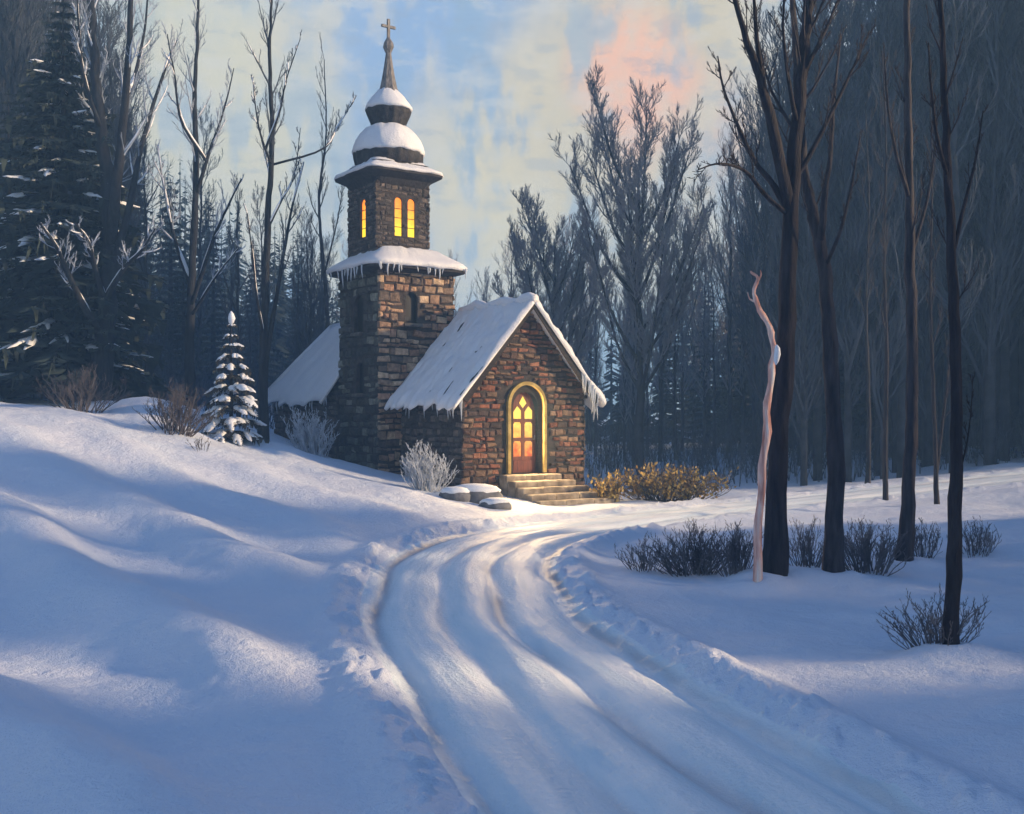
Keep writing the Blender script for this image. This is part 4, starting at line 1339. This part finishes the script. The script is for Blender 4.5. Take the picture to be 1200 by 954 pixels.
# ---- spruces
def spruce(seed, h, rad, whorls, nb, snow=0.0, fine=1, name='spruce_tree', needle=M_NEEDLE, pad=1.0, drop=0.35, bough=9):
    rg = random.Random(seed)
    tr = MB(); fo = MB(); sn_ = MB()
    tube(tr, [Vector((0, 0, -0.4)), Vector((0, 0, h * 0.4)), Vector((0, 0, h * 0.98))], [h * 0.016 + 0.02, h * 0.011 + 0.01, 0.01], 8)
    for wi in range(whorls):
        f = (wi + 0.3) / whorls
        z = h * (0.05 + 0.94 * f ** 0.92)
        L0 = rad * (1 - f) ** 0.85 + 0.05 * rad
        k0 = rg.uniform(0, 6.28)
        for bi in range(nb):
            az = k0 + 2 * PI * bi / nb + rg.uniform(-.25, .25)
            L = L0 * rg.uniform(0.7, 1.15)
            dirv = Vector((math.cos(az), math.sin(az), 0))
            lat = Vector((-math.sin(az), math.cos(az), 0))
            dp = drop * rg.uniform(0.7, 1.3)
            pt = lambda t: dirv * (L * t) + Vector((0, 0, z + L * (0.10 * t - dp * t * t + 0.12 * t ** 3)))
            tube(tr, [pt(0), pt(0.5), pt(0.95)], [0.012 * L0 + 0.006, 0.008 * L0 + 0.004, 0.003], 3, False)
            nsp = bough * fine
            for si in range(nsp):
                t = 0.12 + 0.88 * (si + rg.random()) / nsp
                p = pt(min(t, 1))
                for sgn in (-1, 1):
                    sl_ = L * (0.42 * (1 - t) + 0.15) * rg.uniform(0.7, 1.2)
                    d2 = (dirv * rg.uniform(0.6, 1.0) + lat * sgn * rg.uniform(0.6, 1.1) + Vector((0, 0, -rg.uniform(0.15, 0.6)))).normalized()
                    w = sl_ * (0.16 if fine == 1 else 0.11)
                    nrm = d2.cross(Vector((0, 0, 1))).normalized()
                    tip = p + d2 * sl_
                    midp = p + d2 * sl_ * 0.55
                    fo.add([p, midp + nrm * w + Vector((0, 0, -w * .6)), tip, midp - nrm * w + Vector((0, 0, -w * .5))], [(0, 1, 2), (0, 2, 3)])
                # hanging spray
                sl_ = L * 0.16 * rg.uniform(0.6, 1.3) + 0.05
                tip = p + Vector((rg.uniform(-.3, .3) * sl_, rg.uniform(-.3, .3) * sl_, -sl_))
                fo.add([p - dirv * sl_ * .3, tip, p + dirv * sl_ * .35], [(0, 1, 2)])
            if snow > 0 and rg.random() < snow:
                for fg in range(rg.randint(2, 4)):
                    side = rg.uniform(-0.75, 0.75) if fg else 0.0
                    t0 = rg.uniform(0.3, 0.6); t1 = t0 + rg.uniform(0.3, 0.5)
                    W = min(0.13, L * 0.12 * pad) * rg.uniform(0.5, 1.35)
                    q = []; rq = []
                    for k in range(8):
                        t = t0 + (t1 - t0) * k / 7
                        c = pt(min(t, 1.08)) + lat * (side * L * (t - t0) * 0.8) + Vector((0, 0, 0.2 * W - abs(side) * L * (t - t0) * 0.25))
                        q.append(c + Vector((rg.uniform(-.12, .12), rg.uniform(-.12, .12), rg.uniform(-.1, .1))) * W)
                        rq.append(W * math.sin(PI * (0.06 + 0.9 * (k / 7) ** 0.8)) ** 0.8 * rg.uniform(0.7, 1.25))
                    vs = []; S = 9
                    for k, (c, r) in enumerate(zip(q, rq)):
                        for a in range(S):
                            an = 2 * PI * a / S
                            vs.append(c + lat * (math.cos(an) * r * rg.uniform(0.75, 1.2)) + Vector((0, 0, math.sin(an) * r * (0.5 if math.sin(an) > 0 else 0.3) * rg.uniform(.8, 1.2))) - Vector((0, 0, abs(math.cos(an)) ** 2 * r * 0.45)))
                    fs = []
                    for k in range(7):
                        for a in range(S):
                            a2 = (a + 1) % S
                            fs.append((k * S + a, k * S + a2, (k + 1) * S + a2, (k + 1) * S + a))
                    fs += [tuple(range(7 * S, 8 * S)), tuple(reversed(range(S)))]
                    sn_.add(vs, fs)
    # pointed leader
    for k in range(10):
        az = rg.uniform(0, 6.28); zz = h * rg.uniform(0.93, 1.0)
        p = Vector((0, 0, zz)); d2 = Vector((math.cos(az) * .4, math.sin(az) * .4, 0.8)); l = rad * 0.09
        n2 = Vector((-math.sin(az), math.cos(az), 0)) * l * .15
        fo.add([p - n2, p + d2 * l, p + n2], [(0, 1, 2)])
    root = empty(name, (0, 0, 0))
    tr.build('trunk', M_BARK, root, True); fo.build('crown', needle, root)
    if sn_.v: sn_.build('snow', M_TREESNOW, root, True)
    return root


big = spruce(3, 13.4, 3.5, 34, 9, snow=0.38, bough=9, pad=0.5)
big.location = ground_at(74, 36)
tag(big, 'tall dark spruce with snow on a few boughs left of the stout forked tree', 'spruce tree')

fir = spruce(9, 3.55, 0.98, 11, 8, snow=0.85, fine=2, name='fir_tree', needle=M_FIRNEEDLE, pad=1.5, drop=0.55, bough=6)
fir.location = ground_at(271, 31.2) - Vector((0, 0, 0.05))
tag(fir, 'little snow laden fir tree between the dry shrubs and the annex', 'fir tree')
cap = MB()
tube(cap, [Vector((0, 0, 3.30)), Vector((0.0, 0, 3.38)), Vector((0.01, 0, 3.5)), Vector((0, 0, 3.62)), Vector((0, 0, 3.7))], [0.02, 0.07, 0.085, 0.06, 0.015], 10, True, None, 0.5, 3)
cap.build('snow_cap', M_TREESNOW, fir, True)

sv = [spruce(31, 20.0, 3.4, 30, 8, 0.0, bough=6), spruce(32, 20.0, 2.9, 32, 8, 0.0, bough=6)]
susd = [False, False]


def put_spruce(loc, h, label, group):
    k = rt_.randrange(2); s = h / 20.0
    if not susd[k]:
        susd[k] = True; r = sv[k]; r.location = loc; r.scale = (s, s, s); r.rotation_euler = (0, 0, rt_.uniform(0, 6)); tag(r, label, 'spruce tree', group)
    else:
        dup(sv[k], loc, rt_.uniform(0, 6.28), s, label, group)


SL = ('dark spruce in the blue gloom behind the big snowy spruce', 'dark spruces at the left edge of the wood')
SR = ('dark spruce deep in the slate wood behind the brownish trunks', 'dark spruces in the wood on the right')
SE = ('unseen spruce added beyond the right hand trunks to shade the left wood', 'unseen spruces added to shade the left wood')
for k in range(26):  # added out of view to keep low sun off the left wood
    Y = 38.6 + 22 * k / 25; x = 0.49 * Y + rt_.uniform(1.0, 18)
    put_spruce(Vector((x, Y, tz(x, Y))), rt_.uniform(16, 21), *SE)
SS = ('unseen spruce added right of the clearing to shade the foreground', 'unseen spruces added to shade the foreground')
for px, Y, tp in ((-60, 40, -60), (-10, 44, -90), (30, 50, -60), (60, 56, 10), (-40, 55, -160), (110, 60, 60), (150, 62, 150), (200, 64, 220), (10, 38, 120), (-100, 36, 0), (250, 66, 250),
                  (160, 50, 270), (215, 55, 300), (90, 46, 200), (300, 68, 290), (350, 70, 320)):
    put_spruce(ground_at(px, Y), CAM_Z + (HOR - tp) / F * Y - 2.5, *SL)
for px, Y, tp in ((905, 66, 210), (950, 62, 120), (1000, 60, 10), (1045, 58, -40), (1090, 62, -60), (1130, 56, -70), (1175, 60, -80), (1215, 54, -80), (1260, 58, -90), (1300, 52, -60), (870, 70, 270), (830, 74, 310), (1070, 70, -30), (1150, 70, -50), (980, 72, 60),
                  (790, 78, 330), (740, 80, 340), (1030, 66, 40)):
    put_spruce(ground_at(px, Y), CAM_Z + (HOR - tp) / F * Y - 1.0, *SR)
# the far wood that reads as one dark mass behind everything
fw = MB()
rgw = random.Random(4)
for k in range(330):
    px = rgw.uniform(-500, 1700); Y = rgw.uniform(84, 125)
    c = ground_at(px, Y)
    edge = min(1, abs(px - 560) / 420.0)
    h = (8 + 17 * edge ** 1.3) * rgw.uniform(0.8, 1.15) * Y / 100
    rad = h * 0.16
    tube(fw, [c + Vector((0, 0, -.5)), c + Vector((0, 0, h * .5)), c + Vector((0, 0, h))], [h * .012, h * .008, .01], 5)
    for j in range(170):
        f = rgw.random() ** 1.2
        az = rgw.uniform(0, 6.28); L = rad * (1 - f) ** .8 * rgw.uniform(.5, 1.1) + 0.1
        p = c + Vector((0, 0, h * (.06 + .94 * f)))
        d = Vector((math.cos(az), math.sin(az), -.45)); n2 = Vector((-math.sin(az), math.cos(az), 0)) * L * .28
        fw.add([p, p + d * L * .6 + n2, p + d * L, p + d * L * .6 - n2], [(0, 1, 2, 3)])
o = fw.build('distant_wood', M_NEEDLE)
tag(o, 'distant dark wood closing the view behind the chapel', 'wood', kind='stuff')

ug = MB(); rgu = random.Random(8)
for k in range(2600):
    px = rgu.uniform(-120, 1320)
    if 330 < px < 700 and rgu.random() < 0.5: continue
    Y = rgu.uniform(39, 70) if px > 640 else rgu.uniform(41, 70)
    c = ground_at(px, Y)
    hh = rgu.uniform(0.6, 3.2) * rgu.uniform(0.5, 1)
    for j in range(rgu.randint(2, 4)):
        t_ = Vector((rgu.gauss(0, .22) * hh, rgu.gauss(0, .22) * hh, hh * rgu.uniform(.7, 1)))
        q = [c + Vector((0, 0, -.1)), c + t_ * .5 + Vector((rgu.gauss(0, .05), 0, 0)), c + t_]
        tube(ug, q, [.016, .011, .004], 3, False)
        for i in range(4):
            p = q[1].lerp(q[2], rgu.random()); e = p + Vector((rgu.gauss(0, .15), rgu.gauss(0, .15), rgu.uniform(.1, .35))) * hh * .6
            tube(ug, [p, e], [.008, .004], 3, False)
o = ug.build('undergrowth', M_FARTWIG)
tag(o, 'tangled bare undergrowth along the edge of the wood', 'undergrowth', kind='stuff')

# ------------------------------------------------------------------ shrubs
def shrub(name, label, px, Y, w, h, n, mat, seed, group=None, kids=4, depth=2, minr=0.004, lean=0.8, cat='shrub', up=0.6, leaf=None, nleaf=0, dy=None, curl=0.0):
    rg = random.Random(seed)
    loc = ground_at(px, Y)
    root = empty(name, loc)
    tag(root, label, cat, group)
    m_ = MB(); lf = MB()
    for k in range(int(n * 1.7)):
        a = rg.uniform(0, 6.28); rr0 = rg.random() ** 0.7
        ex, ey = math.cos(a) * rr0 * w / 2, math.sin(a) * rr0 * (dy or w) / 2
        b = Vector((ex * 0.45, ey * 0.45, 0)); 
        bx = tz(loc.x + b.x, loc.y + b.y) - loc.z
        b.z = bx - 0.08
        hh = h * rg.uniform(0.5, 1.05) * (1 - 0.35 * rr0 ** 2)
        tip = Vector((ex * (0.45 + 0.55 * lean) + rg.uniform(-.16, .16) * w, ey * (0.45 + .55 * lean) + rg.uniform(-.1, .1) * w, hh * rg.uniform(.75, 1) + bx))
        mid = b.lerp(tip, 0.5) + Vector((rg.uniform(-.04, .04) * w, rg.uniform(-.04, .04) * w, 0.08 * hh))
        mid += Vector((rg.uniform(-.09, .09) * w, rg.uniform(-.09, .09) * w, 0))
        q = polyline([b, mid, tip + Vector((curl * ex, curl * ey, -abs(curl) * hh * .3))], 7)
        r2 = [max(minr, 0.009 * h) * (1 - 0.75 * j / 6) + minr * .3 for j in range(7)]
        tube(m_, q, r2, 4, False)
        sprout(m_, q, r2, kids + 2, hh * 0.34, depth, rg, 0.25, up, 0.6, minr, 3, 3, None, True, 0.5)
        if leaf:
            for j in range(nleaf):
                t = rg.uniform(0.3, 1.0); p = q[0].lerp(q[-1], t) + Vector((rg.gauss(0, .05), rg.gauss(0, .05), rg.gauss(0, .05)))
                d = Vector((rg.gauss(0, .5), rg.gauss(0, .5), rg.uniform(.1, 1))).normalized() * rg.uniform(.07, .16)
                s_ = d.cross(Vector((rg.gauss(0, 1), rg.gauss(0, 1), rg.gauss(0, 1)))).normalized() * d.length * .28
                lf.add([p, p + d * .5 + s_, p + d, p + d * .5 - s_], [(0, 1, 2, 3)])
    m_.build('stem', mat, root)
    if leaf: lf.build('dead_leaves', leaf, root)
    return root


shrub('dry_shrub', 'wide brown dry shrub on the snow bank in front of the stout forked tree', 95, 31, 2.2, 1.35, 46, M_DRY, 1, kids=5, lean=1.1)
shrub('dry_shrub', 'rounded brown dry shrub left of the little fir, in front of the snow mound', 205, 29, 1.9, 1.45, 46, M_DRY, 2, kids=5, lean=1.0)
shrub('dry_shrub', 'few dry stalks poking from snow just below the little fir', 236, 27.6, 0.7, 0.45, 9, M_DRY, 3, kids=2, lean=1.2)
shrub('frosted_shrub', 'tall frosted shrub under the annex eaves beside the tower', 368, 33.6, 1.9, 1.55, 44, M_FROST, 4, kids=5, lean=1.1, minr=0.007)
shrub('frosted_shrub', 'round frosted shrub against the side wall of the nave', 500, 29.6, 1.5, 1.35, 50, M_FROST, 5, kids=5, lean=1.0, minr=0.006)
shrub('golden_shrub', 'long golden brown shrub right of the steps, catching warm light', 782, 32.2, 4.4, 1.2, 100, M_DRY, 6, kids=3, leaf=M_GOLD, nleaf=13, dy=1.3, lean=0.9)
shrub('golden_shrub', 'small golden brown shrub tight against the gable corner', 712, 31.6, 1.1, 0.85, 26, M_DRY, 16, kids=3, leaf=M_GOLD, nleaf=12, dy=0.8, lean=0.9)
shrub('dry_shrub', 'wide grey dry shrub in the snow left of the pale snag', 815, 17.8, 1.89, 0.83, 78, M_GREYSTEM, 7, kids=5, lean=1.0, minr=0.003, dy=0.8)
shrub('dry_shrub', 'grey dry shrub pressed against the foot of the pale snag', 862, 17.3, 0.84, 0.86, 33, M_GREYSTEM, 8, kids=4, lean=1.0, minr=0.003)
shrub('dry_shrub', 'thin grey shrub leaning on the left end of the wide roadside shrub', 755, 18.2, 0.98, 0.57, 28, M_GREYSTEM, 17, kids=4, lean=1.1, minr=0.003)
shrub('dry_shrub', 'thin grey shrub between the tall forked tree and the leaning tree', 946, 18.6, 0.98, 0.92, 28, M_GREYSTEM, 9, kids=4, lean=1.0, minr=0.003)
shrub('dry_shrub', 'grey dry shrub between the leaning tree and the slim brownish tree', 1018, 18.3, 1.40, 0.98, 52, M_GREYSTEM, 10, kids=5, lean=1.0, minr=0.003)
shrub('dry_shrub', 'small dry shrub just right of the slim brownish tree', 1082, 19.4, 0.77, 0.80, 20, M_GREYSTEM, 11, kids=4, lean=1.0, minr=0.003)
shrub('dry_shrub', 'spreading dry shrub around the foot of the slender foreground tree', 1098, 11.7, 1.19, 0.60, 44, M_GREYSTEM, 12, kids=4, lean=1.25, minr=0.0025)
shrub('dry_shrub', 'faint pale shrub right of the slender tree, farther back in the snow', 1146, 19.5, 0.98, 0.69, 26, M_GREYSTEM, 13, kids=4, lean=1.0, minr=0.003)


# snow covered rocks left of the steps
def rock(label, px, Y, sx, sy, sz, seed):
    rg = random.Random(seed)
    loc = ground_at(px, Y)
    root = empty('snowy_rock', loc); tag(root, label, 'rock')
    for nm, mat, z0, kk in (('stone', M_ROCK, 0.0, 1.0), ('snow', M_TREESNOW, 0.55 * sz, 0.92)):
        m_ = MB(); nn = 20; pr = []
        if nm == 'stone':
            pr = [(0.9, -0.3), (1.0, 0.0), (1.02, 0.4), (0.9, 0.75), (0.6, 0.95), (0.02, 1.0)]
        else:
            pr = [(0.98, 0.0), (1.02, 0.25), (0.85, 0.55), (0.5, 0.72), (0.02, 0.78)]
        vs = []
        for j, (r, z) in enumerate(pr):
            for k in range(nn):
                a = 2 * PI * k / nn
                q = r * kk * (1 + 0.5 * float(fbm(math.cos(a) * 1.3 + seed * 3.1, math.sin(a) * 1.3 + j * 0.25, seed, 3)))
                vs.append((math.cos(a) * q * sx / 2, math.sin(a) * q * sy / 2, z0 + z * sz))
        fs = []
        for j in range(len(pr) - 1):
            for k in range(nn):
                k2 = (k + 1) % nn
                fs.append((j * nn + k, j * nn + k2, (j + 1) * nn + k2, (j + 1) * nn + k))
        fs.append(tuple(range((len(pr) - 1) * nn, len(pr) * nn)))
        m_.add(vs, fs); m_.build(nm, mat, root, True)


rock('large flat snow capped rock left of the chapel steps', 556, 29.4, 1.5, 0.9, 0.35, 1)
rock('small snow capped rock in front of the flat one by the steps', 580, 28.6, 0.8, 0.6, 0.22, 2)
rock('low snow capped rock between the frosted shrub and the flat rock', 533, 29.0, 0.8, 0.6, 0.25, 3)

# ------------------------------------------------------------------ sky, sun, haze
SUN_EL = R(15.0); SUN_DIR = Vector((1.0, -0.04, 0)).normalized()
w = bpy.data.worlds.new('World'); SC.world = w; w.use_nodes = True
nt = w.node_tree
bg = nt.nodes['Background']
sky = N(nt, 'ShaderNodeTexSky', sky_type='NISHITA'); sky.sun_disc = False
sky.sun_elevation = SUN_EL; sky.sun_rotation = math.atan2(SUN_DIR.x, SUN_DIR.y)
sky.air_density = 1.2; sky.dust_density = 0.6; sky.ozone_density = 5.0
tc = N(nt, 'ShaderNodeTexCoord')


def wm(op, a, b=None, c=None):
    n = N(nt, 'ShaderNodeMath', operation=op)
    for i, v in enumerate((a, b, c)):
        if v is None: continue
        if isinstance(v, (int, float)): n.inputs[i].default_value = v
        else: nt.links.new(v, n.inputs[i])
    return n.outputs[0]


def wmix(f, a, b):
    n = N(nt, 'ShaderNodeMix', data_type='RGBA')
    if isinstance(f, float): n.inputs['Factor'].default_value = f
    else: nt.links.new(f, n.inputs['Factor'])
    for key, v in (('A', a), ('B', b)):
        if isinstance(v, tuple): n.inputs[key].default_value = (*v, 1)
        else: nt.links.new(v, n.inputs[key])
    return n.outputs['Result']


def wnoise(scale, stretch, detail=4.0, off=(0, 0, 0), rough=0.5):
    mp = N(nt, 'ShaderNodeMapping'); mp.inputs['Scale'].default_value = stretch; mp.inputs['Location'].default_value = off
    nt.links.new(tc.outputs['Generated'], mp.inputs['Vector'])
    n = N(nt, 'ShaderNodeTexNoise'); n.inputs['Scale'].default_value = scale; n.inputs['Detail'].default_value = detail; n.inputs['Roughness'].default_value = rough
    nt.links.new(mp.outputs['Vector'], n.inputs['Vector'])
    return n.outputs['Fac']


def wramp(v, a, b):
    n = N(nt, 'ShaderNodeMapRange', interpolation_type='SMOOTHSTEP')
    n.inputs['From Min'].default_value = a; n.inputs['From Max'].default_value = b
    nt.links.new(v, n.inputs['Value'])
    return n.outputs['Result']


def toward(px, py, inner, outer):
    """1 near the direction of a point of the sky, 0 beyond `outer` degrees"""
    d = Vector(((px - 600) / F, 1, (HOR - py) / F)).normalized()
    vm = N(nt, 'ShaderNodeVectorMath', operation='DOT_PRODUCT'); vm.inputs[1].default_value = d
    nt.links.new(tc.outputs['Generated'], vm.inputs[0])
    return wramp(vm.outputs['Value'], math.cos(R(outer)), math.cos(R(inner)))


SKY_K = 0.085
skyc = N(nt, 'ShaderNodeVectorMath', operation='SCALE'); skyc.inputs['Scale'].default_value = SKY_K
nt.links.new(sky.outputs['Color'], skyc.inputs[0])
base = skyc.outputs['Vector']
# thin cloud: pale cream and grey-blue streaks, peach where it faces the low sun
n1 = wnoise(5.0, (1.6, 1.6, 0.8), 5, (0.3, 0.1, 0.7))
n2 = wnoise(7.0, (1.5, 1.5, 0.9), 4, (2.3, 1.1, 0.2))
n3 = wnoise(16.0, (1.7, 1.7, 0.6), 5, (0.3, 3.1, 1.2))
cream = (0.80, 0.75, 0.55); greyb = (0.36, 0.47, 0.52); blue = (0.36, 0.52, 0.76); peach = (1.12, 0.64, 0.42)
sp = N(nt, 'ShaderNodeSeparateXYZ'); nt.links.new(tc.outputs['Generated'], sp.inputs[0])
low = wm('SUBTRACT', 1.0, wramp(sp.outputs['Z'], 0.36, 0.75))        # clouds thin out overhead
c1 = wmix(wramp(n1, 0.40, 0.60), greyb, cream)
c2 = wmix(wramp(n2, 0.42, 0.60), c1, blue)
c2 = wmix(wm('MULTIPLY', wramp(n3, 0.5, 0.62), 0.75), c2, cream)
c2 = wmix(wm('MULTIPLY', wramp(n3, 0.47, 0.36), 0.7), c2, greyb)
n4 = wnoise(38.0, (1.4, 1.4, 0.8), 6, (5.3, 0.1, 1.9), 0.6)
c2 = wmix(wm('MULTIPLY', wramp(n4, 0.48, 0.66), 0.35), c2, (0.66, 0.68, 0.66))
c2 = wmix(wm('MULTIPLY', toward(560, 60, 3, 12), wramp(n2, 0.3, 0.6)), c2, blue)
c2 = wmix(wm('MULTIPLY', toward(650, 230, 3, 10), wramp(n3, 0.3, 0.55)), c2, (0.92, 0.79, 0.50))
c2 = wmix(wm('MULTIPLY', toward(250, 130, 2, 9), wramp(n1, 0.35, 0.6)), c2, cream)
c2 = wmix(wm('MULTIPLY', toward(790, 120, 3, 11), wramp(n1, 0.28, 0.55)), c2, (0.78, 0.68, 0.48))
c2 = wmix(wm('MULTIPLY', toward(738, 82, 0.6, 3.9), wramp(n3, 0.28, 0.52)), c2, peach)
c2 = wmix(wm('MULTIPLY', toward(800, 160, 0.5, 4.5), wramp(n1, 0.36, 0.6)), c2, peach)
c2 = wmix(wm('MULTIPLY', wramp(n3, 0.50, 0.64), 0.5), c2, (0.84, 0.76, 0.58))
c2 = wmix(wm('MULTIPLY', wramp(n3, 0.48, 0.36), 0.55), c2, (0.38, 0.52, 0.66))
n6 = wnoise(24.0, (1.0, 1.0, 2.6), 7, (1.3, 4.1, 2.9), 0.62)
c2 = wmix(wm('MULTIPLY', wramp(n6, 0.50, 0.66), 0.4), c2, (0.80, 0.78, 0.70))
c2 = wmix(wm('MULTIPLY', wramp(n6, 0.48, 0.36), 0.35), c2, (0.40, 0.47, 0.54))
hv = N(nt, 'ShaderNodeVectorMath', operation='SCALE'); hv.inputs['Scale'].default_value = 0.52
nt.links.new(c2, hv.inputs[0])
tint = N(nt, 'ShaderNodeVectorMath', operation='MULTIPLY'); tint.inputs[1].default_value = (0.69, 0.99, 1.32)
nt.links.new(base, tint.inputs[0]); base = tint.outputs['Vector']
final = wmix(wm('MULTIPLY', low, 0.9), base, hv.outputs['Vector'])
nt.links.new(final, bg.inputs['Color'])
bg.inputs['Strength'].default_value = 1.0

sd = bpy.data.lights.new('sun', 'SUN'); sd.energy = 4.0; sd.angle = R(3.0); sd.color = (1.0, 0.72, 0.43)
so = bpy.data.objects.new('sun', sd); COL.objects.link(so)
tosun = Vector((SUN_DIR.x * math.cos(SUN_EL), SUN_DIR.y * math.cos(SUN_EL), math.sin(SUN_EL)))
so.rotation_euler = tosun.to_track_quat('Z', 'Y').to_euler()
so.location = (60, -10, 40)

# unseen spruces added right of the clearing to shade the foreground from the low sun
for k in range(70):
    Y = -16 + 38.5 * (k % 35) / 34 + rt_.uniform(-.5, .5)
    x = max(15, 0.52 * Y + 4.5) + rt_.uniform(0, 16)
    yy = Y + 0.04 * x
    if any(abs(yy - c_) < w_ for c_, w_ in ((11.0, 1.0), (13.6, 0.35), (16.2, 1.0), (19.2, 0.7))) or rt_.random() < 0.06: continue  # gaps left so patches of sun reach the road and drifts
    put_spruce(Vector((x, Y, tz(x, Y))), rt_.uniform(12, 16), *SS)

HZ = MB(); box(HZ, (0, 0, 13), 824, 824, 42)
mh = bpy.data.materials.new('haze'); mh.use_nodes = True
hn = mh.node_tree; hn.nodes.clear()
ou = hn.nodes.new('ShaderNodeOutputMaterial'); pv = hn.nodes.new('ShaderNodeVolumePrincipled')
pv.inputs['Density'].default_value = 0.0028; pv.inputs['Color'].default_value = (0.40, 0.70, 1.0, 1)
pv.inputs['Anisotropy'].default_value = 0.1
hn.links.new(pv.outputs['Volume'], ou.inputs['Volume'])
hz = HZ.build('haze', mh); tag(hz, kind='stuff')

# ------------------------------------------------------------------ camera and render settings
cd = bpy.data.cameras.new('camera'); co = bpy.data.objects.new('camera', cd); COL.objects.link(co)
cd.sensor_width = 36; cd.lens = 36 * F / 1200.0
cd.shift_y = (HOR - 477.0) / 1200.0
cd.clip_start = 0.05; cd.clip_end = 3000
co.location = (0, 0, CAM_Z); co.rotation_euler = (R(90), 0, 0)
SC.camera = co
vs_ = SC.view_settings
vs_.view_transform = 'Standard'; vs_.look = 'None'; vs_.exposure = 1.0; vs_.gamma = 1.0; vs_.use_curve_mapping = False
SC.render.engine = 'CYCLES'
cy = SC.cycles
cy.use_denoising = True
cy.max_bounces = 5; cy.diffuse_bounces = 3; cy.glossy_bounces = 2; cy.transmission_bounces = 3; cy.volume_bounces = 1; cy.transparent_max_bounces = 4
cy.sample_clamp_indirect = 4.0
cy.caustics_reflective = False; cy.caustics_refractive = False
